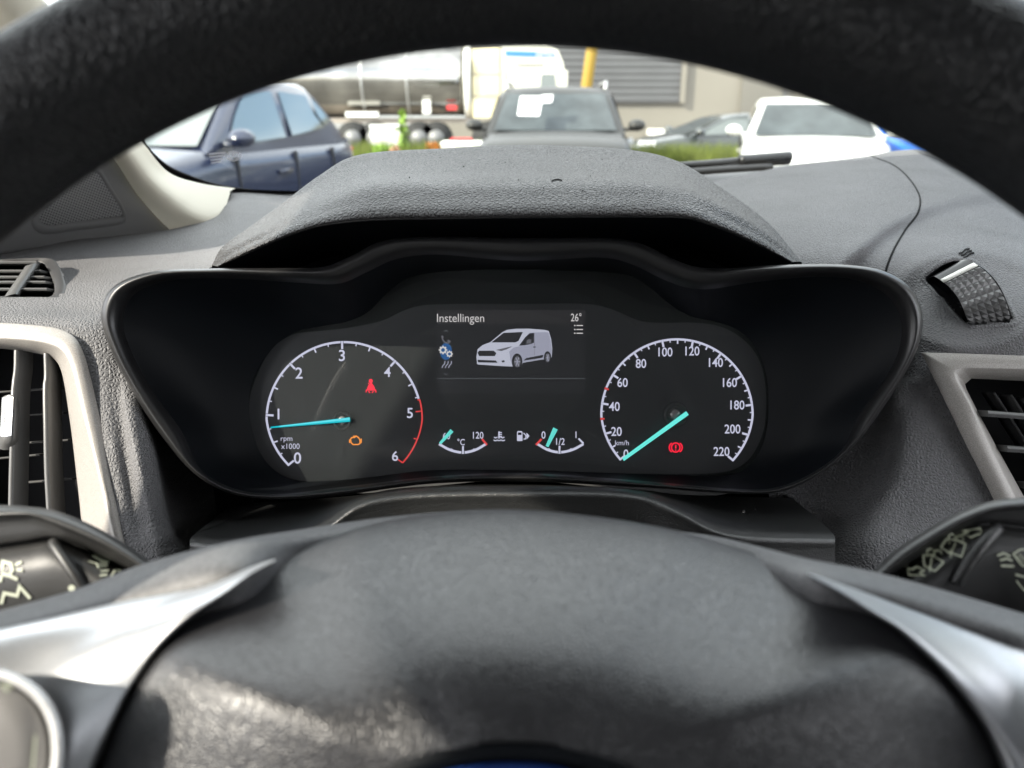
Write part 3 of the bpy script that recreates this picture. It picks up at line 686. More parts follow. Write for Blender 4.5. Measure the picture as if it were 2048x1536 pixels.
# ---- dashboard, right part
R_open = [(1854, 712), (1905, 713), (2048, 718), (2250, 725), (2490, 731), (2510, 1190), (2095, 1190), (2050, 1100), (1995, 990), (1940, 882), (1890, 780), (1866, 730)]
SLOT = [(1851, 556), (1862, 546), (1885, 530), (1908, 522), (1930, 523), (1948, 527), (1970, 545), (1992, 572), (2010, 600), (2022, 628), (2026, 636), (2022, 643), (2005, 646), (1960, 648), (1938, 648), (1926, 640), (1908, 622), (1893, 603), (1888, 596), (1880, 592), (1868, 578), (1854, 564)]
ARC = crspline([(1660, 600), (1690, 545), (1725, 505), (1775, 465), (1840, 430), (1920, 405), (2000, 392), (2100, 385), (2300, 380)], 8)
def arc_side(px, py):
    k = np.argmin((ARC[:, 0]-px)**2+(ARC[:, 1]-py)**2); k = min(max(k, 1), len(ARC)-2)
    t = ARC[k+1]-ARC[k-1]; t = t/np.linalg.norm(t); return (px-ARC[k, 0])*(-t[1])+(py-ARC[k, 1])*t[0]
def smooth(a, b, x): x = min(max((x-a)/(b-a), 0), 1); return x*x*(3-2*x)
def rmod(px, py):
    if px < 1600 or py > 760: return 0
    s = arc_side(px, py)
    d = .020*smooth(-14, 16, s)*(1-smooth(120, 260, s))
    # shallow dished lip round the thumbwheel
    q = math.hypot((px-1940)/150, (py-600)/95)
    return d*smooth(1600, 1720, px)-.002*math.exp(-((q-1)/.12)**2)*smooth(1700, 1800, px)
Rr = [
 [(1250, 378, .80), (1431, 362, .81), (1522, 342, .82), (1613, 327, .83), (1734, 312, .845), (1795, 301, .86), (1850, 299, .86), (1905, 318, .85), (2050, 350, .83), (3000, 430, .80), (4600, 470, .75)],
 [(1250, 430, .62), (1431, 410, .64), (1530, 392, .65), (1620, 380, .66), (1730, 366, .67), (1810, 360, .68), (1880, 362, .68), (1960, 372, .67), (2080, 400, .65), (3000, 500, .60), (4600, 560, .55)],
 [(1300, 520, .50), (1430, 490, .50), (1540, 475, .50), (1630, 468, .50), (1720, 462, .505), (1800, 455, .51), (1870, 450, .515), (1960, 455, .515), (2080, 480, .50), (3000, 600, .46), (4600, 680, .44)],
 [(1400, 580, .47), (1500, 565, .46), (1600, 550, .455), (1670, 540, .45), (1740, 530, .447), (1810, 525, .446), (1880, 520, .445), (1960, 522, .445), (2070, 535, .44), (2800, 640, .42), (4600, 760, .40)],
 [(1450, 640, .475), (1560, 630, .465), (1660, 620, .45), (1740, 612, .437), (1800, 605, .430), (1850, 600, .428), (1900, 598, .426), (1980, 598, .425), (2070, 605, .422), (2700, 680, .40), (4600, 800, .39)],
 [(1480, 720, .475), (1600, 715, .468), (1720, 705, .448), (1790, 690, .426), (1825, 685, .418), (1860, 682, .416), (1910, 680, .414), (1980, 680, .413), (2070, 684, .411), (2600, 720, .40), (4600, 860, .38)],
 [(1500, 800, .475), (1620, 800, .465), (1740, 790, .444), (1792, 782, .424), (1822, 778, .413), (1860, 775, .410), (1910, 772, .409), (1980, 772, .409), (2070, 774, .408), (2600, 790, .40), (4600, 900, .38)],
 [(1520, 890, .47), (1640, 885, .455), (1745, 872, .436), (1786, 866, .422), (1812, 864, .409), (1860, 862, .406), (1910, 860, .405), (1980, 860, .405), (2070, 860, .405), (2600, 870, .40), (4600, 950, .38)],
 [(1540, 1000, .45), (1640, 985, .440), (1716, 968, .428), (1758, 960, .416), (1792, 956, .403), (1850, 955, .400), (1910, 955, .399), (1980, 955, .399), (2070, 955, .399), (2600, 960, .395), (4600, 1000, .38)],
 [(1560, 1080, .43), (1630, 1062, .424), (1672, 1046, .417), (1705, 1036, .408), (1745, 1035, .398), (1820, 1035, .395), (1900, 1035, .394), (1980, 1035, .394), (2070, 1035, .394), (2600, 1040, .39), (4600, 1080, .38)],
 [(1570, 1160, .41), (1630, 1130, .405), (1665, 1100, .40), (1690, 1090, .396), (1740, 1095, .389), (1820, 1100, .388), (1900, 1100, .388), (1980, 1100, .388), (2070, 1100, .388), (2600, 1100, .385), (4600, 1150, .38)],
 [(1580, 1300, .40), (1630, 1290, .397), (1665, 1280, .393), (1700, 1280, .39), (1740, 1280, .387), (1820, 1280, .387), (1900, 1280, .387), (1980, 1280, .387), (2070, 1280, .387), (2600, 1280, .385), (4600, 1300, .38)],
]
for k in (6, 7, 8, 9): Rr[k] = [(x, y, .405+(d-.405)*.55 if x < 1800 and d > .405 else d) for x, y, d in Rr[k]]
GR = loftgrid(Rr, 12, 12, mod=rmod)
mb = MB(); mb.grid(GR); drb = BVHTree.FromPolygons([Vector(v) for v in mb.v], mb.f)
mb = MB(); mb.grid(GR, cut=[R_open, SLOT]); dr = mb.build('right_cover', M['dash'], ds); face_camera_normals(dr)
def seam_on(bvh, pts, r, par, nm='seam', m='seam', lift=-.0002):
    q = crspline(pts, 10); mb = MB(); mb.tube([onto(bvh, x, y, lift)[0] for x, y in q], r, 6); return mb.build(nm, M[m], par)
seam_on(drb, [(1742, 312), (1790, 332), (1822, 362), (1840, 396), (1836, 425), (1812, 458), (1790, 495), (1775, 530), (1770, 550)], .0008, ds)
seam_on(drb, [(1838, 305), (1870, 316), (1905, 332), (1940, 348), (1990, 372)], .0008, ds)
# lower seam where the knee panel meets the shroud
# three wavy airflow marks
pol = []
for k in range(3): pol += stroke(crspline([(1917+k*4.5, 508+k*4.2), (1924+k*4.5, 506+k*4.2), (1931+k*4.5, 500+k*4.2), (1939+k*4.5, 498.5+k*4.2)], 4), 2.6)
decal(pol, drb, 'airflow_symbol', M['seam'], ds, .0006)

# ---- thumbwheel
tw_ = thing('vent_thumbwheel', 'black knurled thumbwheel with a white stripe in the right of the dashboard', 'thumbwheel', P(1940, 590, .428))
sl = [onto(drb, x, y, .0)[0] for x, y in SLOT]
# slot walls: sample depth from the surface around
def slotd(x, y): return .432-(y-520)*.00011
A = crspline(SLOT, 3, True)
ringA = [C3(x, y, slotd(x, y)-.001) for x, y in A]; ringB = [C3(1938+(x-1938)*.97, 590+(y-590)*.97, slotd(x, y)+.018) for x, y in A]
mb = MB(); mb.grid(np.array([ringA, ringB]), closed=True); mb.cap([w_of(c) for c in ringB]); mb.build('slot', M['void'], tw_)
sc = (1938, 588)
def sring(k, lift): return [onto(drb, sc[0]+(x-sc[0])*k, sc[1]+(y-sc[1])*k, lift)[0] for x, y in A]
g = [sring(1.16, -.0004), sring(1.13, .0004), sring(1.06, .0006), sring(1.015, .0002), sring(.99, -.0015), sring(.985, -.008)]
mb = MB(); mb.grid(np.array([[tuple(v) for v in q] for q in g]), closed=True, world=False); o = mb.build('slot_surround', M['dash'], tw_); face_camera_normals(o)
Le = [(1858, 556, .4305), (1868, 553, .4265), (1879, 559, .4235), (1899, 575, .419), (1915, 595, .4155), (1925, 615, .414), (1932, 633, .4160), (1938, 647, .4215), (1942, 657, .434)]
Re = [(1922, 520, .432), (1933, 519, .428), (1945, 525.5, .425), (1972, 543, .4195), (1996, 572, .4155), (2013, 606, .4150), (2020, 628, .4175), (2024, 642, .4225), (2026, 652, .434)]
l2 = crspline([C3(*q) for q in Le], 5); r2 = crspline([C3(*q) for q in Re], 5)
mb = MB(); mb.grid(np.array([l2+(r2-l2)*k for k in np.linspace(0, 1, 5)])); drum = mb.build('drum', M['bezel'], tw_)
# side wall of the drum
sw = [C3(x, y, d) for x, y, d in Le]; bw = [C3(x-4-i*.0, y+14, d+.014) for i, (x, y, d) in enumerate(Le)]
mb = MB(); mb.grid(np.array([crspline(sw, 5), crspline(bw, 5)])); mb.build('drum_side', mat('gloss_black', (.012, .012, .013), .12, spec=.6), tw_)
# pyramids
lk = crspline([C3(*q) for q in Le[2:]], 8); rk = crspline([C3(*q) for q in Re[2:]], 8)
def resamp(c, n):
    s = np.r_[0, np.cumsum(np.linalg.norm(np.diff(c, axis=0), axis=1))]; t = np.linspace(0, s[-1], n); return np.stack([np.interp(t, s, c[:, i]) for i in range(3)], 1)
NV, NU = 14, 6
lk, rk = resamp(lk, NV+1), resamp(rk, NV+1); mb = MB()
for i in range(1, NV):
    for j in range(NU):
        q = [lk[a]+(rk[a]-lk[a])*b/NU for a, b in ((i, j), (i, j+1), (i+1, j+1), (i+1, j))]
        nrm = np.cross(q[1]-q[0], q[3]-q[0]); nrm /= np.linalg.norm(nrm)
        if nrm[2] > 0: nrm = -nrm
        apex = sum(q)/4+nrm*.0017; q = [p+nrm*.0002 for p in q]
        mb.add([w_of(p) for p in q]+[w_of(apex)], [(0, 1, 4), (1, 2, 4), (2, 3, 4), (3, 0, 4)])
mb.build('knurling', mat('knurl_plastic', (.11, .11, .11), .30, spec=.6), tw_, False)
st_ = [lk[0]+(rk[0]-lk[0])*k for k in np.linspace(0, 1, 8)]; st2 = [lk[1]*.75+lk[0]*.25+(rk[1]*.75+rk[0]*.25-lk[1]*.75-lk[0]*.25)*k for k in np.linspace(0, 1, 8)]
G = np.array([st_, st2]); G[:, :, 2] -= .0009
mb = MB(); mb.grid(G); o = mb.build('stripe', mat('stripe_white', (.8, .8, .74), .4), tw_); solid(o, .0006)
mb = MB(); mb.tube([w_of(c) for c in rk], .0007, 6); mb.build('edge_rib', M['bezel'], tw_)

# ---- right vent
def frame_loft(loops, nv=3, n=6):
    mb = MB()
    G = np.array([polyspan([C3(*q) for q in lp], n, True) for lp in loops]); mb.grid(G, closed=True); return mb
rv = thing('air_vent', 'rectangular air vent in a champagne frame at the right edge', 'air vent', P(2000, 850, .40))
def rd(px, py): return .4065-(py-705)*.000042
ro = [(1842, 705), (1900, 706), (2048, 711), (2250, 718), (2500, 724), (2520, 1200), (2085, 1200), (2040, 1105), (1985, 995), (1930, 885), (1880, 782), (1853, 727)]
rb = [(1909, 743), (1925, 736), (2048, 739), (2230, 745), (2460, 750), (2480, 1180), (2122, 1180), (2079, 1085), (2033, 995), (1985, 900), (1943, 817), (1913, 758)]
ri = [(1930, 768), (1943, 757), (2048, 762), (2225, 768), (2450, 775), (2470, 1165), (2145, 1165), (2100, 1080), (2049, 995), (2003, 912), (1959, 830), (1933, 779)]
loops = [[(x, y, rd(x, y)+.006) for x, y in ro], [(x+1, y+1, rd(x, y)-.0005) for x, y in ro],
         [(x*.985+X*.015, y*.985+Y*.015, rd(x, y)-.0014) for (x, y), (X, Y) in zip(ro, rb)], [(x*.06+X*.94, y*.06+Y*.94, rd(x, y)-.0012) for (x, y), (X, Y) in zip(ro, rb)],
         [(x, y, rd(x, y)) for x, y in rb], [(x, y, rd(x, y)+.010) for x, y in ri], [(x, y, rd(x, y)+.016) for x, y in ri]]
o = frame_loft(loops).build('frame', M['trim'], rv)
def duct(lp, dfun, depth, par, cx, cy):
    A = polyspan([(x, y, 0) for x, y in lp], 3, True)[:, :2]
    r0 = [C3(x, y, dfun(x, y)+.012) for x, y in A]; r1 = [C3(cx+(x-cx)*1.0, cy+(y-cy)*1.0, dfun(x, y)+depth) for x, y in A]
    mb = MB(); mb.grid(np.array([r0, r1]), closed=True); mb.cap([w_of(c) for c in r1]); return mb.build('duct', M['void'], par)
duct(ri, rd, .075, rv, 2100, 900)
def slab(a, b, h, t, nm, m, par):
    """flat blade from a to b (px,py,d); h = depth in m, t = thickness in m"""
    A, B = np.array(C3(*a)), np.array(C3(*b)); mb = MB()
    prof = [(-h*.5, 0), (-h*.46, t*.5), (0, t*.5), (h*.5, t*.2), (h*.5, -t*.2), (0, -t*.5), (-h*.46, -t*.5)]
    ax = B-A; ax /= np.linalg.norm(ax); up = np.cross(ax, [0, 0, 1.]); up /= np.linalg.norm(up)
    if abs(up[1]) > abs(up[0]) and up[1] < 0 or abs(up[0]) >= abs(up[1]) and up[0] < 0: up = -up
    G = np.array([[A+(B-A)*k+np.array([0, 0, p])+up*q for p, q in prof] for k in np.linspace(0, 1, 8)])
    mb.grid(G.transpose(1, 0, 2), closed=False); G2 = G.transpose(1, 0, 2); mb.grid(np.array([G2[-1], G2[0]]))
    mb.cap([w_of(c) for c in G[0]]); mb.cap([w_of(c) for c in G[-1]]); return mb.build(nm, m, par)
for x0, y0, x1, y1 in ((1956, 826, 2420, 860), (1994, 895, 2420, 925), (2034, 968, 2430, 992)):
    slab((x0, y0, .412), (x1, y1, .412), .018, .0032, 'slat', M['slat'], rv)
for x0, y0, x1, y1 in ((1976, 785, 2070, 930), (2010, 790, 2100, 930), (2045, 795, 2140, 940), (2090, 800, 2190, 950)):
    slab((x0, y0, .436), (x1, y1, .436), .012, .0012, 'rear_vane', M['slat'], rv)

# ---- left vent
lv = thing('air_vent', 'tall air vent with upright slats and a silver tab at the left edge', 'air vent', P(60, 860, .38))
def ld(px, py): return .3912-(py-645)*.00004-max(px, -100)*.000022
lo = [(-330, 640), (-100, 643), (0, 645), (60, 649), (118, 657), (150, 674), (168, 706), (200, 830), (230, 960), (262, 1095), (285, 1200), (-330, 1200)]
lb = [(-300, 672), (-100, 674), (0, 676), (50, 679), (92, 686), (120, 697), (139, 722), (168, 830), (195, 930), (222, 1050), (240, 1170), (-300, 1170)]
li = [(-290, 694), (-100, 695), (0, 697), (50, 703), (90, 711), (111, 722), (122, 742), (139, 840), (151, 940), (161, 1033), (170, 1150), (-290, 1150)]
loops = [[(x, y, ld(x, y)+.010) for x, y in lo], [(x-1, y+1, ld(x, y)+.0012) for x, y in lo], [(x*.95+X*.05, y*.95+Y*.05, ld(x, y)+.0002) for (x, y), (X, Y) in zip(lo, lb)],
         [(x*.5+X*.5, y*.5+Y*.5, ld(x, y)-.0018) for (x, y), (X, Y) in zip(lo, lb)], [(x*.05+X*.95, y*.05+Y*.95, ld(x, y)-.0036) for (x, y), (X, Y) in zip(lo, lb)], [(x*.9+X*.1, y*.9+Y*.1, ld(x, y)-.0022) for (x, y), (X, Y) in zip(lb, li)],
         [(x*.03+X*.97, y*.03+Y*.97, ld(x, y)+.0085) for (x, y), (X, Y) in zip(lb, li)], [(x, y, ld(x, y)+.018) for x, y in li]]
G = np.array([crspline([C3(*q) for q in lp], 8, True) for lp in loops]); mb = MB(); mb.grid(G, closed=True); mb.build('frame', M['trim'], lv)
duct(li, ld, .075, lv, 0, 900)
def upright(pts, w, dep, nm, m, par):
    c = crspline([C3(*q) for q in pts], 6); w = w/FPX*.39; mb = MB()
    prof = [(-w, dep), (-w*.9, .001), (-w*.4, 0), (w*.4, 0), (w*.9, .001), (w, dep)]
    G = np.array([c+np.array([a, 0, b]) for a, b in prof]); mb.grid(G); return mb.build(nm, m, par)
upright([(31, 700, .3935), (30, 740, .392), (27, 762, .391), (24, 800, .388), (22, 900, .384), (20, 980, .382), (19, 1060, .380)], 6.5, .012, 'slat', M['slat'], lv)
upright([(90, 706, .3925), (91, 755, .3905), (89, 770, .3895), (90, 860, .385), (92, 950, .382), (94, 985, .381), (98, 1060, .379)], 6.5, .012, 'slat', M['slat'], lv)
upright([(-55, 700, .3935), (-55, 760, .391), (-56, 900, .384), (-58, 1060, .380)], 6.5, .012, 'slat', M['slat'], lv)
for y0, x0, x1 in ((829, 40, 138), (883, 55, 146), (912, 40, 90), (960, 90, 154), (780, 40, 130)):
    slab((x0-60, y0+6, .415), (x1, y0-4, .415), .010, .0010, 'rear_vane', M['slat'], lv)
# tab
tb = [[(3, 800, .389), (7, 793, .387), (18, 790, .3855), (30, 791, .386), (36, 796, .388), (40, 805, .391)], [(1, 840, .387), (5, 838, .384), (15, 836, .3825), (28, 836, .383), (35, 838, .385), (38, 842, .389)], [(-2, 876, .386), (2, 878, .383), (10, 880, .3815), (25, 880, .382), (33, 878, .384), (37, 874, .388)], [(-4, 895, .390), (0, 898, .387), (8, 900, .386), (22, 899, .386), (30, 896, .388), (35, 890, .391)]]
mb = MB(); mb.grid(loftgrid(tb, 5, 5)); tab = mb.build('tab', M['slat'], lv); tbb = bvh_of(tab)
def quad_sub(a, b, c, d, n=4):
    out = []
    for i in range(n):
        f0, f1 = i/n, (i+1)/n; L = lambda p, q, t: (p[0]+(q[0]-p[0])*t, p[1]+(q[1]-p[1])*t)
        out.append([L(a, d, f0), L(b, c, f0), L(b, c, f1), L(a, d, f1)])
    return out
decal(quad_sub((6.5, 796), (13, 794), (9, 873), (3.5, 872))+quad_sub((14.5, 794), (27, 794.5), (23, 871), (10.5, 873)), tbb, 'tab_insert', M['tab'], tab, .0006, .385)

# ---- demister vent
dv = thing('demister_vent', 'small side window vent with level slats and a slanted divider', 'air vent', P(60, 560, .47))
do = [(-90, 520), (0, 519), (60, 516), (102, 517), (118, 532), (129, 560), (134, 588), (124, 600), (95, 604), (40, 602), (0, 600), (-90, 596)]
di = [(-80, 527), (0, 526), (50, 524), (82, 525), (95, 537), (104, 558), (109, 578), (104, 591), (88, 596), (40, 594), (0, 592), (-80, 590)]
def dd_(px, py): return .487-(py-516)*.00052+max(px, 0)*.00004
loops = [[(x, y, dd_(x, y)+.004) for x, y in do], [(x, y, dd_(x, y)-.003) for x, y in do], [(x*.85+X*.15, y*.85+Y*.15, dd_(x, y)-.0045) for (x, y), (X, Y) in zip(do, di)], [(x*.15+X*.85, y*.15+Y*.85, dd_(x, y)-.0035) for (x, y), (X, Y) in zip(do, di)], [(x, y, dd_(x, y)-.001) for x, y in di], [(x, y, dd_(x, y)+.012) for x, y in di]]
G = np.array([crspline([C3(*q) for q in lp], 6, True) for lp in loops]); mb = MB(); mb.grid(G, closed=True); mb.build('frame', mat('demister_frame', (.05, .05, .052), .4, bump=('noise', 3000, .2, .0002)), dv)
A = crspline([(x, y, 0) for x, y in di], 3, True)[:, :2]
r0 = [C3(x, y, dd_(x, y)+.003) for x, y in A]; r1 = [C3(x, y, dd_(x, y)+.04) for x, y in A]
mb = MB(); mb.grid(np.array([r0, r1]), closed=True); mb.cap([w_of(c) for c in r1]); mb.build('duct', M['void'], dv)
for x0, x1, y in ((-75, 86, 528), (-75, 94, 545), (-75, 101, 557), (-75, 104, 567), (-75, 107, 581)):
    slab((x0, y, dd_(0, y)+.003), (x1, y, dd_(60, y)+.003), .014, .0016, 'slat', M['slat'], dv)
slab((68, 531, .476), (27, 592, .447), .008, .006, 'divider', M['slat'], dv)

# ================================================================== INSTRUMENT CLUSTER
ic = thing('instrument_cluster', 'black instrument binnacle with two lit dials and a small screen', 'instrument cluster', P(1024, 970, .41))
# hood
h1 = [(436, 533), (470, 517), (528, 491), (585, 468), (640, 452), (731, 441), (900, 437), (1050, 435), (1290, 434), (1376, 437), (1444, 458), (1513, 488), (1583, 524)]
hd = [.385, .378, .370, .364, .360, .357, .355, .354, .356, .359, .364, .373, .385]
h4 = [(424, 530), (442, 497), (500, 453), (560, 410), (640, 350), (712, 311), (880, 297), (1050, 290), (1270, 301), (1352, 321), (1432, 368), (1532, 441), (1603, 524)]
hd4 = [.41, .415, .435, .455, .485, .51, .525, .53, .525, .51, .485, .45, .415]
h3 = [(425, 531), (448, 505), (508, 472), (568, 440), (640, 408), (735, 376), (900, 370), (1050, 368), (1290, 369), (1374, 384), (1446, 416), (1528, 464), (1598, 523)]
def mixr(a, b, k): return [(x+(X-x)*k, y+(Y-y)*k) for (x, y), (X, Y) in zip(a, b)]
def wd(pts, ds_, off=0): return [(x, y, d+off) for (x, y), d in zip(pts, ds_)]
und = [(x+(1010-x)*.05, y+64, d+.075) for (x, y), d in zip(h1, hd)]
und2 = [(x+(1010-x)*.02, y+10, d+.02) for (x, y), d in zip(h1, hd)]
rails_h = [und, und2, wd(h1, hd, .004), wd(mixr(h1, h3, .10), hd, -.0006), wd(mixr(h1, h3, .28), hd, .0006), wd(mixr(h1, h3, .6), hd, .0085),
           wd(h3, [a+.022 if 2 < i < 10 else a+.016 for i, a in enumerate(hd)]), wd(mixr(h3, h4, .35), [a*.6+b*.4 for a, b in zip(hd, hd4)], .012),
           wd(mixr(h3, h4, .75), [a*.22+b*.78 for a, b in zip(hd, hd4)], .004), wd(h4, hd4), [(x, y+16, d+.035) for (x, y), d in zip(h4, hd4)], [(x, y+70, d+.06) for (x, y), d in zip(h4, hd4)]]
G = loftgrid(rails_h, 10, 8); nU = G.shape[1]
mb = MB(); mb.grid(G[16:]); hood = mb.build('hood', M['hood'], ic); face_camera_normals(hood)
mb = MB(); mb.grid(G[:17]); o = mb.build('hood_underside', M['black'], ic)
mb = MB(); e = G[17]; mb.tube([w_of(p) for p in e], .0006, 6); mb.build('hood_edge_strip', M['bezel'], ic)
hdb = bvh_of(hood); r = np.random.default_rng(2); pol = []
for k in range(10):
    x, y = r.uniform(760, 1400), r.uniform(312, 385); w_ = r.uniform(.8, 1.5); pol.append(ell(x, y, w_, w_*.6, 6))
pol += stroke(crspline([(1103, 364), (1108, 361), (1118, 360), (1124, 362)], 3), 1.3)
decal(pol, hdb, 'crumb', M['seam'], hood, .0005, .4)
# black filler behind the bezel under the hood
fl = [[(400, 545, .462), (640, 440, .462), (1024, 425, .462), (1380, 440, .462), (1640, 545, .462)], [(360, 640, .46), (640, 640, .46), (1024, 640, .46), (1380, 640, .46), (1680, 640, .46)]]
mb = MB(); mb.grid(loftgrid(fl, 6, 4)); o = mb.build('back_panel', M['black'], ic); solid(o, .003)
# bezel
L0 = [(1040, 476), (1240, 478), (1290, 490), (1340, 515), (1385, 532), (1430, 537), (1550, 530), (1700, 530), (1770, 543), (1820, 575), (1843, 620), (1843, 670), (1822, 725), (1760, 825), (1700, 900), (1630, 955), (1560, 984), (1490, 988), (1300, 976),
      (1040, 963), (870, 967), (780, 977), (665, 993), (540, 998), (455, 985), (386, 945), (318, 866), (266, 785), (222, 700), (202, 630), (222, 578), (290, 546), (420, 537), (560, 536), (650, 533), (700, 513), (760, 483), (830, 474)]
LN = [(1040, 539), (1195, 543), (1262, 552), (1300, 575), (1345, 612), (1385, 633), (1440, 645), (1480, 662), (1508, 690), (1527, 730), (1535, 765), (1537, 800), (1536, 840), (1530, 875), (1518, 905), (1500, 930), (1480, 945), (1440, 952), (1280, 948),
      (1040, 941), (850, 941), (760, 952), (665, 961), (590, 961), (549, 941), (520, 905), (503, 855), (498, 815), (503, 770), (522, 728), (560, 682), (600, 661), (650, 651), (691, 644), (735, 624), (776, 583), (815, 556), (888, 543)]
def inset(Lp, k):                             # k px towards the inner outline
    out = []
    for (x, y), (X, Y) in zip(Lp, LN):
        d = math.hypot(X-x, Y-y); out.append((x+(X-x)*k/d, y+(Y-y)*k/d))
    return out
def bd(py): return .374+.010*smooth(520, 980, py)
def rl(pts, f): return [(x, y, f(x, y)) for x, y in pts]
def ins2(k, kb): # inset less at the bottom
    return [(x+(X-x)*min(.9, (k if y < 900 else kb)/math.hypot(X-x, Y-y)), y+(Y-y)*min(.9, (k if y < 900 else kb)/math.hypot(X-x, Y-y))) for (x, y), (X, Y) in zip(L0, LN)]
e_in = inset(L0, 14)
rails_b = [rl(inset(L0, 30), lambda x, y: bd(y)+.075), rl(inset(L0, 4), lambda x, y: bd(y)+.016), rl(L0, lambda x, y: bd(y)+.005), rl(ins2(4, 3), lambda x, y: bd(y)+.0015), rl(ins2(12, 8), lambda x, y: bd(y)),
           rl(ins2(30, 13), lambda x, y: bd(y)+.0025), rl(ins2(46, 17), lambda x, y: bd(y)+.009)]
G = loftgrid(rails_b, 5, 4, closed=True); mb = MB(); mb.grid(G, closed=True); bz_ = mb.build('bezel', M['bezel'], ic)
w0 = [(x, y, bd(y)+.009) for x, y in ins2(46, 17)]
w1 = [(x*.5+X*.5, y*.5+Y*.5, bd(y)+.030) for (x, y), (X, Y) in zip(ins2(46, 17), LN)]
w2 = [(x, y, .4255) for x, y in LN]
w3 = [(1024+(x-1024)*1.004, y+(1 if y > 800 else -1), .433) for x, y in LN]
G = loftgrid([w0, w1, w2], 5, 5, closed=True); mb = MB(); mb.grid(G, closed=True); mb.build('bezel_wall', M['black'], ic)
# faces and lens
def flat(lp, d, nm, m, par, n=5, spl=True):
    A = crspline([C3(x, y, d) for x, y in lp], n, True) if spl else [C3(x, y, d) for x, y in lp]
    mb = MB(); mb.cap([w_of(c) for c in A]); return mb.build(nm, m, par, False)
big = [(1024+(x-1024)*1.03, 760+(y-760)*1.06) for x, y in LN]
flat(big, .4375, 'back_face', M['face'], ic)
Mo = [(1040, 608), (1185, 609), (1230, 621), (1281, 642), (1332, 646), (1375, 645), (1429, 650), (1465, 664), (1501, 693), (1522, 730), (1531, 775), (1532, 820), (1526, 865), (1501, 915), (1472, 937), (1430, 946), (1280, 947),
      (1040, 940), (850, 941), (760, 953), (665, 960), (592, 960), (549, 940), (515, 898), (500, 840), (499, 800), (515, 749), (545, 695), (590, 668), (640, 662), (700, 655), (768, 640), (803, 623), (837, 612), (900, 608)]
flat(Mo, .4325, 'dial_plate', M['faceplate'], ic)
ln_o = flat(LN, .4262, 'lens', M['lens'], ic)

DF = .4318
class Flat:
    """print in the dial plane: polygons in photo pixels at one depth, a hair thick"""
    def __init__(s, d=DF): s.mb = MB(); s.d = d
    def poly(s, q, mi=0):
        a = [P(x, y, s.d) for x, y in q]; b = [P(x, y, s.d+.00025) for x, y in q]; n = len(q); s.mb.cap(a, mi)
        for i in range(n): j = (i+1) % n; s.mb.add([a[i], a[j], b[j], b[i]], [(0, 1, 2, 3)], mi)
        return s
    def polys(s, qs, mi=0):
        for q in qs: s.poly(q, mi)
        return s
    def done(s, nm, m, par): return s.mb.build(nm, m, par, False)
def text(txt, px, py, h, m, par, nm, sx=1., bold=.0, d=DF, italic=0., align='CENTER'):
    """cap height h px, centred at (px,py), in the dial plane"""
    cu = bpy.data.curves.new(nm, 'FONT'); cu.body = txt; cu.align_x = align; cu.align_y = 'CENTER'; cu.size = 1; cu.offset = bold; cu.shear = italic; cu.resolution_u = 4; cu.extrude = .008
    ob = bpy.data.objects.new(nm, cu); COL.objects.link(ob)
    dg = bpy.context.evaluated_depsgraph_get(); me = bpy.data.meshes.new_from_object(ob.evaluated_get(dg)); bpy.data.objects.remove(ob)
    ys = [v.co.y for v in me.vertices]; y0, y1 = min(ys), max(ys); k = h/.73
    mid = (y0+y1)/2
    for v in me.vertices:
        x, y, z = v.co; v.co = P(px+x*k*sx, py-(y-mid)*k, d-.0002-z*.001)
    me.materials.clear(); me.materials.append(m)
    o = bpy.data.objects.new(nm, me); COL.objects.link(o)
    if par: o.parent = par; me.transform(world_of(par).inverted())
    return o
def dial_pt(cx, cy, r, a, sq=0.): 
    rr = r-sq*max(0, -math.sin(rad(a)))
    return (cx+rr*math.cos(rad(a)), cy-rr*math.sin(rad(a)))
def arcpoly(cx, cy, r, w, a0, a1, n, sq):
    o_ = [dial_pt(cx, cy, r, a0+(a1-a0)*i/n, sq) for i in range(n+1)]; i_ = [dial_pt(cx, cy, r-w, a0+(a1-a0)*i/n, sq) for i in range(n+1)]
    return [[o_[k], o_[k+1], i_[k+1], i_[k]] for k in range(n)]
def part_empty(nm, par, loc):
    o = bpy.data.objects.new(nm, None); COL.objects.link(o); o.empty_display_size = .02; o.parent = par; o.location = world_of(par).inverted() @ loc; return o
def domehub(cx, cy, r, par, d0=DF):
    mb = MB(); G = np.array([[C3(cx+r*k*math.cos(a), cy-r*k*math.sin(a), d0-z) for a in np.linspace(0, 2*math.pi, 25)[:-1]] for k, z in ((1, 0), (1, .0035), (.9, .0045), (.72, .0045), (.66, .0030), (.55, .0030), (.50, .0052), (.3, .0062), (.02, .0064))])
    mb.grid(G, closed=True); mb.cap([w_of(c) for c in G[-1]]); return mb.build('hub', M['hubcap'], par)
def needle(tip, tail, w0, w1, m, par, d, dark=True):
    t = np.array(tip, float); q = np.array(tail, float); u = q-t; u /= np.linalg.norm(u); n = np.array([-u[1], u[0]])
    mb = MB(); G = []
    for k in np.linspace(0, 1, 8):
        p = t+(q-t)*k; w = (w0+(w1-w0)*k)/2; dd = d-.0012*k
        G.append([C3(*(p+n*w), dd+.0008), C3(*(p+n*w*.8), dd), C3(*(p-n*w*.8), dd), C3(*(p-n*w), dd+.0008)])
    G = np.array(G); mb.grid(G); mb.cap([w_of(c) for c in G[0]]); mb.cap([w_of(c) for c in G[-1]]); return mb.build('needle', m, par)

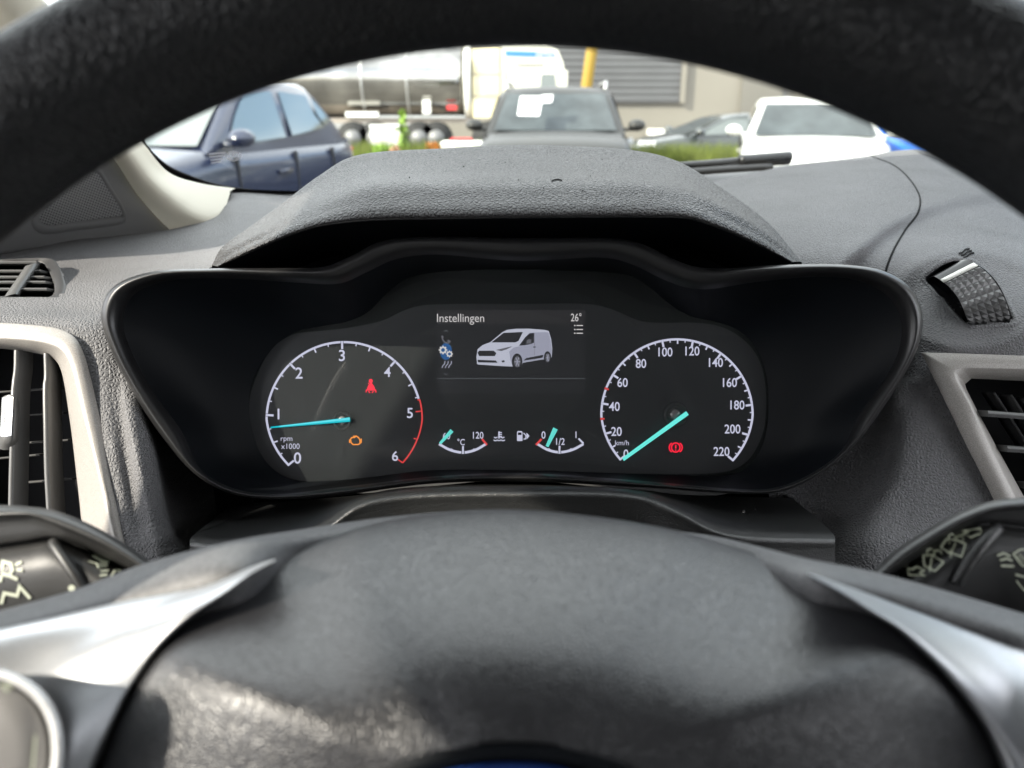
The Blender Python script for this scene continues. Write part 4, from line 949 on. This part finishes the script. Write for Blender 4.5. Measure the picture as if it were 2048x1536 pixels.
# tachometer
TC = (688, 839); tach = part_empty('tachometer', ic, P(688, 839, DF))
def ta(v): return 219.3-42.62*v
sc_ = Flat(); TR, SQ = 157, 18
for a, b in ((0, 1), (1, 2), (2, 3), (3, 4), (4, 4.78)):
    g0 = 1.1 if a > 0 else 0; g1 = 1.1 if b < 4.5 else 0
    sc_.polys(arcpoly(*TC, TR, 4.4, ta(a)-g0, ta(b)+g1, 24, SQ))
for k in range(0, 20):
    v = k/4; a = ta(v)
    if v > 4.75: continue
    L, w = (13, 4.2) if k % 4 == 0 else ((9, 3) if k % 2 == 0 else (5.5, 2.2))
    if k == 0: L = 13
    if k in (1, 3) : L = 5
    sc_.polys(stroke([dial_pt(*TC, TR-(0 if k % 4 == 0 else 3), a, SQ), dial_pt(*TC, TR-3-L, a, SQ)], w))
sc_.done('scale', M['white'], tach)
s2 = Flat(); s2.polys(arcpoly(*TC, TR+1, 3.0, ta(4.80), ta(6), 30, SQ))
for v, L in ((4.80, 5), (5, 13), (5.5, 8), (6, 12)): s2.polys(stroke([dial_pt(*TC, TR, ta(v), SQ), dial_pt(*TC, TR-L, ta(v), SQ)], 2.6))
s2.done('red_zone', M['red'], tach)
for t, x, y, h in (('0', 595, 916, 23), ('1', 557, 828, 22), ('2', 598, 746, 23), ('3', 684, 711, 23), ('4', 775, 744, 20), ('5', 820, 826, 21), ('6', 790, 912, 20)):
    text(t, x, y, h, M['white'], tach, 'numeral', 1.0, .012)
text('rpm', 573, 880, 10.5, M['white'], tach, 'unit_text', 1.05, .0); text('x1000', 581, 892.5, 11.5, M['white'], tach, 'unit_text', .95, .0)
domehub(684, 841, 20, tach)
needle((541, 855), (700, 839), 3, 9, M['cyan'], tach, .4250+.0005)
# speedometer
SC = (1354, 830); spd = part_empty('speedometer', ic, P(1354, 830, DF))
def sa(v): return 218.-11.68*v/10
sc_ = Flat(); SR, SQ2 = 153.5, 12
seg = list(range(0, 221, 20))
for a, b in zip(seg[:-1], seg[1:]):
    cuts = [a, b]
    if a == 20: cuts = [20, 30, 40]
    if a == 40: cuts = [40, 50, 60]
    for c, d in zip(cuts[:-1], cuts[1:]):
        sc_.polys(arcpoly(*SC, SR, 4.4, sa(c)-(.9 if c else 0), sa(d)+(.9 if d < 220 else 0), 12, SQ2))
for v in range(0, 221, 5):
    a = sa(v)
    if v in (30, 50): continue
    L, w = (12, 4.2) if v % 20 == 0 else ((8, 3) if v % 10 == 0 else (5, 2.1))
    sc_.polys(stroke([dial_pt(*SC, SR-(0 if v % 20 == 0 else 3), a, SQ2), dial_pt(*SC, SR-3-L, a, SQ2)], w))
sc_.done('scale', M['white'], spd)
s2 = Flat()
for v in (30, 50): s2.polys(stroke([dial_pt(*SC, SR+1, sa(v), SQ2), dial_pt(*SC, SR-8, sa(v), SQ2)], 3.6))
s2.done('red_mark', M['red'], spd)
for t, x, y in (('0', 1252, 908), ('20', 1233, 863), ('40', 1229, 813), ('60', 1245, 765), ('80', 1282, 727), ('100', 1329, 704), ('120', 1383, 702), ('140', 1430, 725), ('160', 1458, 765), ('180', 1473, 810), ('200', 1465, 858), ('220', 1443, 903)):
    text(t, x, y, 18.5, M['white'], spd, 'numeral', .86, .012)
text('km/h', 1244, 885.5, 10.5, M['white'], spd, 'unit_text', 1.0, .0)
domehub(1351, 829, 25, spd)
needle((1246, 919), (1375, 826), 7, 9, M['cyan2'], spd, .4250)
# warning lamps
f = Flat(); f.poly([(742, 764), (748, 772), (751, 781), (733, 781), (736, 772)]); f.poly(ell(741.5, 762, 4, 4.2, 12))
f.polys(stroke([(736, 766), (749, 778)], 1.6)+stroke([(733, 779), (732, 785)], 2)+stroke([(751, 779), (752, 785)], 2)+stroke([(737, 782), (740, 786)], 2)+stroke([(747, 782), (744, 786)], 2)); f.done('seat_belt_lamp', M['redlamp'], ic)
f = Flat(); f.polys(stroke([(701, 878), (704, 875), (709, 875), (712, 872), (717, 875), (720, 880), (720, 887), (716, 889), (706, 889), (702, 885), (701, 878)], 2.4)+stroke([(706, 872.5), (714, 872.5)], 2.2)+stroke([(699, 879), (699, 886)], 2.2)+stroke([(722.5, 877), (722.5, 886)], 2.2)); f.done('engine_lamp', M['amber'], ic)
f = Flat(); f.polys(stroke(ell(1351.5, 895, 8.6, 9.2, 20), 2.6, True)+stroke(ell(1351.5, 895, 13, 11.5, 10, 128, 232), 2.4)+stroke(ell(1351.5, 895, 13, 11.5, 10, -52, 52), 2.4)+stroke([(1351.5, 889.5), (1351.5, 897)], 2.4)+stroke([(1351.5, 899), (1351.5, 901.3)], 2.4)); f.done('brake_lamp', M['redlamp'], ic)
# small gauges
tg = part_empty('temperature_gauge', ic, P(925, 890, DF)); fg = part_empty('fuel_gauge', ic, P(1120, 890, DF))
def bowl(cx, x0, x1, ys, yb, par, redside):
    f = Flat(); arc = crspline([(x0, ys), (x0+(cx-x0)*.45, ys+(yb-ys)*.68), (cx, yb), (x1+(cx-x1)*.45, ys+(yb-ys)*.68), (x1, ys)], 8)
    for half in (arc[:16], arc[17:]): f.polys(stroke([tuple(p) for p in half], 5))
    f.polys(stroke([(cx, yb-13), (cx, yb+3)], 3.8)+stroke([(x0+(cx-x0)*.52, yb-8), (x0+(cx-x0)*.52+2, yb-2)], 2.4)+stroke([(x1+(cx-x1)*.52, yb-8), (x1+(cx-x1)*.52-2, yb-2)], 2.4))
    if redside < 0: f.polys(stroke([(x1, ys-1), (x1-10, ys-11)], 3.6))
    f.done('scale', M['white'], par)
    g = Flat(); g.polys(stroke([(x0-3, ys+2), (x0+8, ys-10)] if redside < 0 else [(x1+2, ys+2), (x1-8, ys-10)], 4.2)); g.done('red_mark', M['red'], par)
bowl(926, 878, 972, 888, 905, tg, 1); bowl(1119, 1075, 1167, 888, 904.5, fg, -1)
text('60', 893, 872, 13.5, M['white'], tg, 'numeral', .85, .01); text('120', 955, 870.5, 14, M['white'], tg, 'numeral', .85, .01); text('°C', 922, 884, 13, M['white'], tg, 'unit_text', .8, .01)
text('0', 1087, 870, 15, M['white'], fg, 'numeral', .85, .012); text('1/2', 1119.5, 883, 14, M['white'], fg, 'numeral', .85, .01); text('1', 1152, 869.5, 14, M['white'], fg, 'numeral', .85, .01)
needle((880, 887), (904, 861), 5, 8, M['cyan2'], tg, DF-.0018); needle((1094, 893), (1111, 857), 6, 10, M['cyan2'], fg, DF-.0018)
f = Flat(); f.polys(stroke([(998, 863), (998, 877)], 3)+stroke([(999, 865), (1004, 865)], 2)+stroke([(999, 869), (1004, 869)], 2)+stroke([(999, 873), (1004, 873)], 2))
f.polys(stroke([(988, 874), (991, 876), (995, 874)], 2)+stroke([(1001, 874), (1005, 876), (1009, 874)], 2)+stroke(crspline([(987, 880), (991, 881.5), (995, 880), (998, 881.5), (1002, 880), (1006, 881.5), (1010, 880)], 3), 2)); f.done('coolant_symbol', M['white'], ic)
f = Flat(); f.poly([(1034, 864), (1036, 862), (1043, 862), (1045, 864), (1045, 882), (1034, 882)]); f.polys(stroke([(1047, 866), (1052, 871), (1051, 878), (1047, 878)], 2)); f.poly([(1053, 865), (1059, 872), (1053, 879)]); f.done('fuel_symbol', M['white'], ic)
f = Flat(DF-.0003); f.poly([(1036, 865), (1043, 865), (1043, 870), (1036, 870)]); f.done('fuel_symbol_window', M['face'], ic)
# display screen
ds2 = part_empty('display_screen', ic, P(1022, 700, DF))
f = Flat(DF+.0004); f.poly([(873, 620), (1171, 620), (1171, 787), (873, 787)]); f.done('panel', M['screen'], ds2)
f = Flat(DF+.0001); f.poly([(873, 620), (1171, 620), (1171, 648), (873, 648)]); f.done('title_bar', M['screen2'], ds2)
text('Instellingen', 921, 638.5, 17.5, M['white2'], ds2, 'title_text', .90, .0)
text('26°', 1152.5, 634.5, 16, M['white2'], ds2, 'temperature_text', .74, .006)
f = Flat()
for y in (651, 659, 666.5): f.polys(stroke([(1153, y), (1166, y)], 2)); f.poly(ell(1149.5, y, 1.6, 1.6, 8))
f.done('list_icon', M['white2'], ds2)
f = Flat(); f.polys(stroke([(873, 757), (1171, 757)], 1)+stroke([(888, 664), (892, 660), (896, 664)], 1.6)+stroke([(888, 746), (892, 750), (896, 746)], 1.6)); f.done('divider', M['dim'], ds2)
f = Flat(); f.polys(stroke(crspline([(884, 672), (886, 680), (891, 685), (899, 686)], 4), 3)+stroke([(883, 672), (887, 675)], 4)+stroke([(895, 681), (901, 684)], 4)); f.done('phone_icon', M['vangrey'], ds2)
f = Flat(DF+.00005); f.poly(ell(892, 703, 12, 17, 24)); f.done('icon_disc', M['blueicon'], ds2)
f = Flat(DF-.0001)
for cx, cy, r in ((886, 700, 6), (899, 708, 4.8)):
    f.polys(stroke(ell(cx, cy, r-.5, r-.5, 14), r*.55, True))
    for k in range(8): f.polys(stroke([dial_pt(cx, cy, r*.9, 45*k), dial_pt(cx, cy, r*1.45, 45*k)], r*.42))
f.done('gear_icon', M['white2'], ds2)
f = Flat()
for k in range(3): f.polys(stroke(crspline([(884+k*6.5, 736), (886+k*6.5, 731), (889+k*6.5, 728), (890+k*6.5, 722)], 4), 2))
f.done('heat_icon', M['vanshade'], ds2)
# the van picture on the screen (flat artwork)
def V_(x, y): return (850+x/4.517, 590+y/4.517)
def vp(*q): return [V_(x, y) for x, y in q]
f = Flat(DF-.00005); f.poly(vp((470, 622), (464, 560), (475, 490), (520, 452), (590, 426), (700, 335), (740, 315), (820, 305), (940, 304), (1080, 315), (1118, 325), (1140, 400), (1150, 480), (1146, 560), (1130, 575), (1060, 582), (885, 612), (870, 640), (780, 646), (690, 642), (480, 628))); f.done('van_picture', M['vanwhite'], ds2)
f = Flat(DF-.0002); f.poly(vp((760, 510), (800, 475), (860, 460), (905, 380), (945, 340), (1100, 335), (1118, 345), (1138, 420), (1146, 490), (1143, 555), (1128, 572), (1060, 580), (885, 610), (870, 638), (790, 642), (770, 580))); f.done('van_picture_flank', M['vanshade'], ds2)
f = Flat(DF-.0004); f.poly(vp((600, 428), (710, 342), (885, 334), (845, 415), (815, 428))); f.poly(vp((850, 457), (905, 382), (945, 347), (985, 343), (985, 430), (960, 442), (905, 453)))
f.poly(vp((475, 520), (490, 503), (620, 503), (645, 525), (630, 552), (490, 552))); f.poly(vp((475, 585), (640, 592), (655, 612), (480, 608))); f.poly(vp((890, 592), (915, 570), (1070, 540), (1062, 565), (1000, 577)))
f.poly([V_(*p) for p in ell(832, 602, 48, 74, 24)]); f.poly([V_(*p) for p in ell(1107, 566, 33, 58, 24)]); f.poly(vp((690, 595), (715, 588), (720, 606), (700, 610))); f.poly(vp((978, 466), (1000, 464), (1000, 474), (978, 476))); f.done('van_picture_dark', M['vandark'], ds2)
f = Flat(DF-.0006); f.poly(vp((640, 497), (770, 466), (790, 464), (740, 490), (690, 507))); f.poly([V_(*p) for p in ell(834, 603, 29, 50, 20)]); f.poly([V_(*p) for p in ell(1109, 567, 20, 40, 20)]); f.poly(vp((915, 440), (920, 405), (945, 398), (962, 405), (958, 440))); f.polys(stroke(vp((988, 345), (990, 470), (985, 590)), .5)); f.done('van_picture_trim', M['vangrey'], ds2)
f = Flat(DF-.0008)
for k in range(6): f.polys(stroke([V_(*p) for p in [(834, 603), (834+26*math.cos(k*1.047), 603+45*math.sin(k*1.047))]], 1.5)+stroke([V_(*p) for p in [(1109, 567), (1109+18*math.cos(k*1.047), 567+36*math.sin(k*1.047))]], 1.2))
f.done('van_picture_wheels', M['vanshade'], ds2)

# ---- column shroud
cs_ = thing('column_shroud', 'black steering column shroud with a raised hump below the instruments', 'column shroud', P(1024, 1040, .37))
S0 = [(452, 1018), (500, 1008), (600, 1000), (719, 990), (804, 976), (1040, 969), (1278, 979), (1352, 988), (1427, 992), (1500, 994), (1585, 996)]
S1 = [(380, 1078), (480, 1086), (635, 1056), (719, 1003), (804, 985), (1040, 978), (1278, 987), (1352, 1015), (1427, 1053), (1482, 1065), (1670, 1072)]
s1d = [.345, .340, .336, .340, .345, .347, .345, .340, .336, .335, .343]
rails_s = [[(x, y, .415) for x, y in S0], [(x*.5+X*.5, y*.5+Y*.5-2, .385) for (x, y), (X, Y) in zip(S0, S1)], [(x*.1+X*.9, y*.1+Y*.9-1.5, d+.006) for (x, y), (X, Y), d in zip(S0, S1, s1d)],
           [(x, y+2, d) for (x, y), d in zip(S1, s1d)], [(x, y+11, d-.003) for (x, y), d in zip(S1, s1d)], [(x, y+30, d-.002) for (x, y), d in zip(S1, s1d)], [(x, y+120, d+.002) for (x, y), d in zip(S1, s1d)], [(x, y+300, d+.01) for (x, y), d in zip(S1, s1d)]]
Gs = loftgrid(rails_s, 8, 6); mb = MB(); mb.grid(Gs); shr = mb.build('upper_cover', M['shroud'], cs_); face_camera_normals(shr)
for side_ in (0, -1):
    e = Gs[:, side_]; mb = MB(); mb.grid(np.array([e, e+np.array([0, 0, .06])])); mb.build('side_flank', M['shroud'], cs_)
# dark well behind the shroud
mb = MB(); wl_ = [[(250, 820, .47), (600, 980, .46), (1024, 960, .46), (1500, 980, .46), (1720, 820, .48)], [(250, 1300, .44), (600, 1300, .44), (1024, 1300, .44), (1500, 1300, .44), (1720, 1300, .44)]]
mb.grid(loftgrid(wl_, 6, 6)); o = mb.build('well', M['black'], cs_); solid(o, .003)
shb = bvh_of(shr); pol = [ell(1487, 1024, 3.2, 2.4, 8)]; r = np.random.default_rng(4)
for k in range(9):
    x, y = r.uniform(420, 700), r.uniform(1015, 1075); pol.append(ell(x, y, r.uniform(.4, .8), .4, 5))
for k in range(6):
    x, y = r.uniform(1330, 1640), r.uniform(1005, 1060); pol.append(ell(x, y, r.uniform(.4, .8), .4, 5))
decal(pol, shb, 'dust_speck', M['button'], cs_, .0004)

# ---- stalks
def lofted(rails, nm, m, par, nu=8, nv=5, lin_v=False):
    mb = MB(); mb.grid(loftgrid(rails, nu, nv, lin_v=lin_v)); o = mb.build(nm, m, par); face_camera_normals(o); return o
ls = thing('light_stalk', 'black light switch stalk left of the wheel hub with lamp symbols', 'stalk', P(120, 1120, .24))
T0 = [(-200, 1030), (-60, 1016), (0, 1011), (60, 1014), (105, 1021), (154, 1038), (205, 1062), (256, 1093), (300, 1124)]
T1 = [(-200, 1046), (-60, 1034), (0, 1030), (62, 1029), (103, 1042), (164, 1067), (215, 1091), (262, 1119), (300, 1146)]
T2 = [(-200, 1105), (-60, 1096), (0, 1086), (60, 1078), (103, 1072), (160, 1085), (212, 1108), (262, 1134), (300, 1158)]
T3 = [(-200, 1115), (-60, 1104), (0, 1094), (60, 1085), (106, 1080), (162, 1100), (212, 1125), (262, 1148), (300, 1170)]
T4 = [(-200, 1170), (-60, 1160), (0, 1150), (60, 1145), (112, 1140), (175, 1160), (222, 1175), (268, 1190), (305, 1205)]
T5 = [(-200, 1290), (-60, 1280), (0, 1270), (60, 1262), (120, 1256), (190, 1255), (240, 1255), (280, 1260), (315, 1270)]
def tr_(T, d, s=.00003): return [(x, y, d-x*s*.0) for x, y in T]
lv_rails = [tr_([(x, y+30) for x, y in T0], .275), tr_([(x, y+2) for x, y in T0], .248), tr_(T0, .238), tr_([(x*.5+X*.5, y*.5+Y*.5) for (x, y), (X, Y) in zip(T0, T1)], .2325), tr_(T1, .2315), tr_([(x, y+9) for x, y in T1], .2345), tr_(T2, .236), tr_(T3, .243), tr_([(x, y+10) for x, y in T3], .2335), tr_(T4, .229), tr_(T5, .234), tr_([(x, y+80) for x, y in T5], .255)]
lst = lofted(lv_rails, 'lever', M['stalk'], ls); lsb = bvh_of(lst)
mb = MB(); mb.tube([onto(lsb, x, y, .0005)[0] for x, y in crspline([(106, 1088), (122, 1110), (140, 1135), (160, 1162), (170, 1180)], 5)], [.0016]*21, 8, flat=1.); mb.build('ridge', M['stalk'], ls)
pol = stroke([(2, 1163), (8, 1124), (24, 1128), (27, 1140), (20, 1150), (5, 1148)], 6)+stroke([(18, 1150), (37, 1158)], 6)+stroke([(32, 1131), (45, 1125)], 5)+stroke([(34, 1139), (47, 1141)], 5)
decal(pol, lsb, 'parking_lamp_symbol', M['mark'], ls, .0005, .23)
decal(stroke([(4, 1206), (10, 1185), (36, 1190), (41, 1172), (62, 1195)], 6), lsb, 'level_symbol', M['mark'], ls, .0005, .23)
decal([[(176, 1124), (187, 1110), (205, 1118), (219, 1122), (213, 1126), (214, 1134), (196, 1138), (192, 1129)]]+stroke([(201, 1144), (216, 1143)], 3)+stroke([(200, 1152), (214, 1151)], 3)+stroke([(222, 1154), (228, 1144), (240, 1143)], 3.5), lsb, 'main_beam_symbol', M['mark'], ls, .0005, .23)
decal([ell(145, 1175, 7, 6, 12)], lsb, 'dot_symbol', M['mark'], ls, .0005, .23)

rs = thing('wiper_stalk', 'black wiper stalk right of the wheel hub with wiper symbols', 'stalk', P(1920, 1120, .24))
W0 = [(1735, 1150), (1752, 1137), (1791, 1101), (1846, 1065), (1900, 1034), (1946, 1014), (1983, 1003), (2040, 996), (2160, 990), (2300, 990)]
W1 = [(1742, 1160), (1764, 1148), (1806, 1116), (1860, 1080), (1912, 1049), (1956, 1029), (1990, 1018), (2042, 1012), (2160, 1008), (2300, 1008)]
W2 = [(1748, 1172), (1772, 1160), (1812, 1130), (1866, 1094), (1918, 1062), (1960, 1043), (1994, 1040), (2044, 1044), (2160, 1056), (2300, 1066)]
W3 = [(1750, 1180), (1776, 1167), (1816, 1138), (1870, 1102), (1921, 1070), (1963, 1051), (1996, 1050), (2046, 1056), (2160, 1068), (2300, 1078)]
W4 = [(1770, 1200), (1796, 1192), (1836, 1172), (1890, 1136), (1942, 1108), (1980, 1096), (2012, 1098), (2060, 1104), (2160, 1112), (2300, 1120)]
W5 = [(1800, 1270), (1826, 1266), (1866, 1250), (1915, 1225), (1962, 1205), (2000, 1200), (2030, 1204), (2070, 1210), (2160, 1215), (2300, 1220)]
rs_rails = [tr_([(x+10, y+34) for x, y in W0], .275), tr_([(x+1, y+2) for x, y in W0], .248), tr_(W0, .238), tr_([(x*.5+X*.5, y*.5+Y*.5) for (x, y), (X, Y) in zip(W0, W1)], .2325), tr_(W1, .2315), tr_([(x+2, y+7) for x, y in W1], .234), tr_(W2, .2355), tr_(W3, [.238][0]), tr_([(x+3, y+8) for x, y in W3], .2345), tr_(W4, .2300), tr_(W5, .236), tr_([(x+10, y+90) for x, y in W5], .258)]
rst = lofted(rs_rails, 'lever', M['stalk'], rs); rsb = bvh_of(rst)
def rq(x, y): return (1700+x/5.486, 980+y/5.486)
mb = MB(); mb.tube([onto(rsb, *rq(x, y), .0004)[0] for x, y in crspline([(1600, 430), (1480, 560), (1330, 740), (1220, 900), (1150, 1020)], 5)], .0021, 8); mb.build('ridge', M['stalk'], rs)
def rs_st(pts, w=3.2, closed=False): return stroke([rq(*p) for p in pts], w*.8, closed)
decal(rs_st([(630, 850), (690, 880), (740, 850), (820, 890), (770, 915), (820, 945), (650, 940), (630, 850)], 2.6), rsb, 'arrow_symbol', M['mark'], rs, .0005, .23)
decal(rs_st([(1230, 440), (1430, 430), (1450, 500), (1410, 490), (1330, 530), (1230, 490), (1300, 470), (1230, 440)], 2.6), rsb, 'arrow_symbol', M['mark'], rs, .0005, .23)
pol = rs_st([(795, 710), (820, 840)], 3)+rs_st([(795, 710), (900, 720), (1030, 800)], 3)+rs_st([(1030, 800), (930, 895)], 3)+rs_st([(820, 840), (930, 895)], 3)+rs_st([(850, 720), (875, 860), (880, 905)], 2.6)+rs_st([(905, 740), (885, 860)], 2.2)
for cx, cy in ((875, 680), (970, 710)): pol += rs_st(ell(cx, cy, 40, 42, 10, 0, 200), 2)
decal(pol, rsb, 'rear_wash_symbol', M['mark'], rs, .0005, .23)
pol = rs_st([(1050, 530), (1005, 640), (1080, 690), (1220, 735), (1270, 600), (1180, 560), (1050, 530)], 3)+rs_st([(1080, 560), (1110, 690), (1105, 745)], 2.8)+rs_st([(1160, 590), (1120, 690)], 2.2)
for cx, cy in ((1110, 520), (1205, 550)): pol += rs_st(ell(cx, cy, 40, 45, 10, -20, 200), 2)
decal(pol, rsb, 'rear_wiper_symbol', M['mark'], rs, .0005, .23)
pol = rs_st([(1610, 715), (1680, 690), (1750, 725)], 4.5)+rs_st([(1640, 765), (1710, 745), (1770, 770)], 4.5)+rs_st([(1650, 825), (1790, 830)], 5)+rs_st([(1780, 700), (1860, 655), (2000, 650)], 3.5)+rs_st([(1780, 700), (1880, 825), (2010, 850)], 3.5)+rs_st([(1820, 720), (1900, 800)], 2.5)+rs_st([(1850, 700), (1940, 790)], 2.5)+rs_st([(1810, 920), (1950, 960)], 4)+rs_st([(1820, 990), (1900, 1090), (2000, 1100)], 4)
decal(pol, rsb, 'front_wash_symbol', M['mark'], rs, .0005, .23)

# ================================================================== STEERING WHEEL
WC = (-.0042, -.0879, .1379); WB, WY, WR, Wr = .074, .067, .1692, .0137
sw_ = thing('steering_wheel', 'black leather steering wheel with silver spokes in the foreground', 'steering wheel', w_of(WC))
def wheel_pt(x, y, z):
    y2 = y*math.cos(WB)-z*math.sin(WB); z2 = y*math.sin(WB)+z*math.cos(WB)
    return np.array([WC[0]+x*math.cos(WY)+z2*math.sin(WY), WC[1]+y2, WC[2]-x*math.sin(WY)+z2*math.cos(WY)])
mb = MB(); NA, NT = 240, 36
G = np.array([[wheel_pt((WR+Wr*(1+.05*math.cos(2*t))*math.cos(t))*math.cos(a), (WR+Wr*math.cos(t))*math.sin(a), Wr*1.12*math.sin(t)) for t in np.linspace(0, 2*math.pi, NT, endpoint=False)] for a in np.linspace(0, 2*math.pi, NA, endpoint=False)])
mb.grid(np.concatenate([G, G[:1]]), closed=True); mb.build('rim', M['rimleather'], sw_, weld=True)
# sewn join across the rim and the stitch line round its inside
for adeg in (137, 43):
    a = rad(adeg)
    mb = MB(); mb.tube([w_of(wheel_pt((WR+(Wr*1.035)*math.cos(t))*math.cos(a), (WR+(Wr*1.0)*math.cos(t))*math.sin(a), Wr*1.125*math.sin(t))) for t in np.linspace(0, 2*math.pi, 32, endpoint=False)], .0009, 6, closed=True); mb.build('rim_join', M['seam'], sw_)
# soft cover behind the spokes
U0 = [(-300, 1310), (-150, 1265), (0, 1222), (150, 1180), (290, 1128), (450, 1086), (600, 1060), (800, 1032), (1020, 1020), (1300, 1056), (1424, 1072), (1624, 1120), (1744, 1143), (2048, 1228), (2200, 1275), (2350, 1330)]
U1 = [(-300, 1345), (-150, 1306), (0, 1268), (200, 1220), (330, 1183), (480, 1144), (620, 1110), (810, 1075), (1020, 1062), (1310, 1092), (1440, 1112), (1624, 1160), (1774, 1194), (2048, 1282), (2200, 1335), (2350, 1390)]
def cb_(x): return .045*smooth(480, 700, x)*(1-smooth(1380, 1640, x))-.034*smooth(2000, 2400, x)-.034*(1-smooth(-350, 60, x))
cov = [[(x, y+40, .245+cb_(x)) for x, y in U0], [(x, y+5, .212+cb_(x)) for x, y in U0], [(x, y, .200+cb_(x)) for x, y in U0], [(x*.6+X*.4, y*.6+Y*.4, .189+cb_(x)) for (x, y), (X, Y) in zip(U0, U1)], [(x, y, .184+cb_(x)) for x, y in U1], [(x, y+70, .184+cb_(x)) for x, y in U1], [(x, y+400, .178+cb_(x)) for x, y in U1]]
lofted(cov, 'spoke_cover', M['cover'], sw_, 6, 6)
# silver spoke trims
la = [(550, 1118), (470, 1137), (400, 1157), (300, 1188), (200, 1214), (100, 1238), (0, 1261), (-150, 1298), (-300, 1340)]
lc = [(552, 1120), (500, 1148), (450, 1185), (380, 1232), (320, 1290), (265, 1370), (225, 1450), (185, 1540), (140, 1680)]
def mid(a, b, k): return [(x+(X-x)*k, y+(Y-y)*k) for (x, y), (X, Y) in zip(a, b)]
def fL(x): return   .012-.033*min(max((560-x)/760, 0), 1)
SP_R = ((0, .204), (.0, .1920), (.08, .1885), (.36, .1815), (.50, .1775), (.75, .1705), (.93, .1655), (.985, .1655), (1.03, .190))
SP_L = ((0, .196), (.0, .1862), (.08, .1832), (.36, .1777), (.50, .1743), (.75, .1699), (.93, .1678), (.985, .1675), (1.03, .1875))
def spoke(a, c, nm, f, prof):
    r_ = []
    for k, d in prof:
        r_.append([(x, y, d+f(x)) for x, y in mid(a, c, k)])
    return lofted(r_, nm, M['silver'], sw_, 8, 6)
spl = spoke(la, lc, 'spoke_trim', fL, SP_L)
ra = [(1618, 1146), (1700, 1168), (1774, 1190), (1860, 1216), (1950, 1244), (2048, 1275), (2150, 1310), (2250, 1345), (2350, 1385)]
rc = [(1616, 1148), (1680, 1182), (1735, 1217), (1800, 1258), (1850, 1302), (1905, 1360), (1965, 1440), (2008, 1530), (2040, 1660)]
spr = spoke(ra, rc, 'spoke_trim', lambda x: -.030*smooth(1950, 2400, x), SP_R)
# button pod on the left spoke
pc = (-60, 1500)
def pl(k, d, n=40): return [C3(pc[0]+(185*k)*math.copysign(abs(math.cos(a))**.85, math.cos(a)), pc[1]-(166*k)*math.copysign(abs(math.sin(a))**.9, math.sin(a)), d-.0150) for a in np.linspace(0, 2*math.pi, n, endpoint=False)]
mb = MB(); mb.grid(np.array([pl(1.02, .175), pl(1.0, .162), pl(.985, .1590), pl(.95, .1578), pl(.91, .1588), pl(.885, .162), pl(.88, .170)]), closed=True); pod = mb.build('button_ring', M['chrome'], sw_)
mb = MB(); g = [pl(.878, .168), pl(.86, .1635), pl(.80, .1615), pl(.5, .1600), pl(.02, .1595)]; mb.grid(np.array(g), closed=True); mb.cap([w_of(c) for c in g[-1]]); bt = mb.build('button', M['button'], sw_); bb = bvh_of(bt)
decal(stroke([(-6, 1366), (4, 1368), (20, 1380)], 14), bb, 'button_symbol', M['mark'], bt, .0006, .16)
decal(stroke([(72, 1470), (66, 1540)], 3), bb, 'button_line', M['mark'], bt, .0004, .16)
# airbag pad
Q = [(110, 1720), (140, 1620), (190, 1500), (240, 1395), (310, 1298), (390, 1225), (480, 1163), (550, 1120), (640, 1083), (730, 1052), (870, 1026), (1020, 1019), (1200, 1034), (1350, 1060), (1450, 1088), (1560, 1122), (1650, 1162), (1735, 1213), (1830, 1280), (1900, 1350), (1965, 1437), (2010, 1530), (2045, 1640), (2060, 1760)]
Q += [(2000, 1980), (1850, 2150), (1500, 2320), (1020, 2380), (600, 2320), (300, 2150), (150, 1930)]
pcx, pcy = 1030, 1640
def ql(k, d): return [(pcx+(x-pcx)*k, pcy+(y-pcy)*k, d) for x, y in Q]
side_p = [(.99, .200), (1.0, .1800), (.992, .1725), (.972, .1665), (.94, .1620), (.89, .1580), (.80, .1530), (.68, .1490), (.52, .1460), (.36, .1447), (.26, .1440)]
top_p = [(.99, .235), (1.0, .2200), (.992, .2130), (.972, .2060), (.94, .1985), (.89, .1895), (.80, .1770), (.68, .1645), (.52, .1530), (.36, .1465), (.26, .1440)]
pad = []
for (k, a), (k2, b) in zip(side_p, top_p):
    pad.append([(pcx+(x-pcx)*k, pcy+(y-pcy)*k, a+(b-a)*(1-smooth(1060, 1330, y))) for x, y in Q])
Gp = loftgrid(pad, 7, 6, closed=True); mb = MB(); mb.grid(Gp, closed=True); pad_o = mb.build('airbag_pad', M['pad'], sw_); face_camera_normals(pad_o)
bc = (1022, 1640)
def el3(rx, ry, d, n=48): return [C3(bc[0]+rx*math.cos(a), bc[1]-ry*math.sin(a), d) for a in np.linspace(0, 2*math.pi, n, endpoint=False)]
mb = MB(); mb.grid(np.array([el3(345, 158, .1452), el3(330, 147, .1432), el3(285, 124, .1436), el3(282, 120, .1462)]), closed=True); g = el3(284, 122, .1460); mb.cap([w_of(c) for c in g]); mb.build('badge_surround', M['black'], pad_o)
g = [el3(256, 116, .1458), el3(254, 114, .1440), el3(235, 102, .1432), el3(120, 50, .1425), el3(3, 2, .1424)]; mb = MB(); mb.grid(np.array(g), closed=True); mb.cap([w_of(c) for c in g[-1]]); mb.build('badge', M['badge'], pad_o)
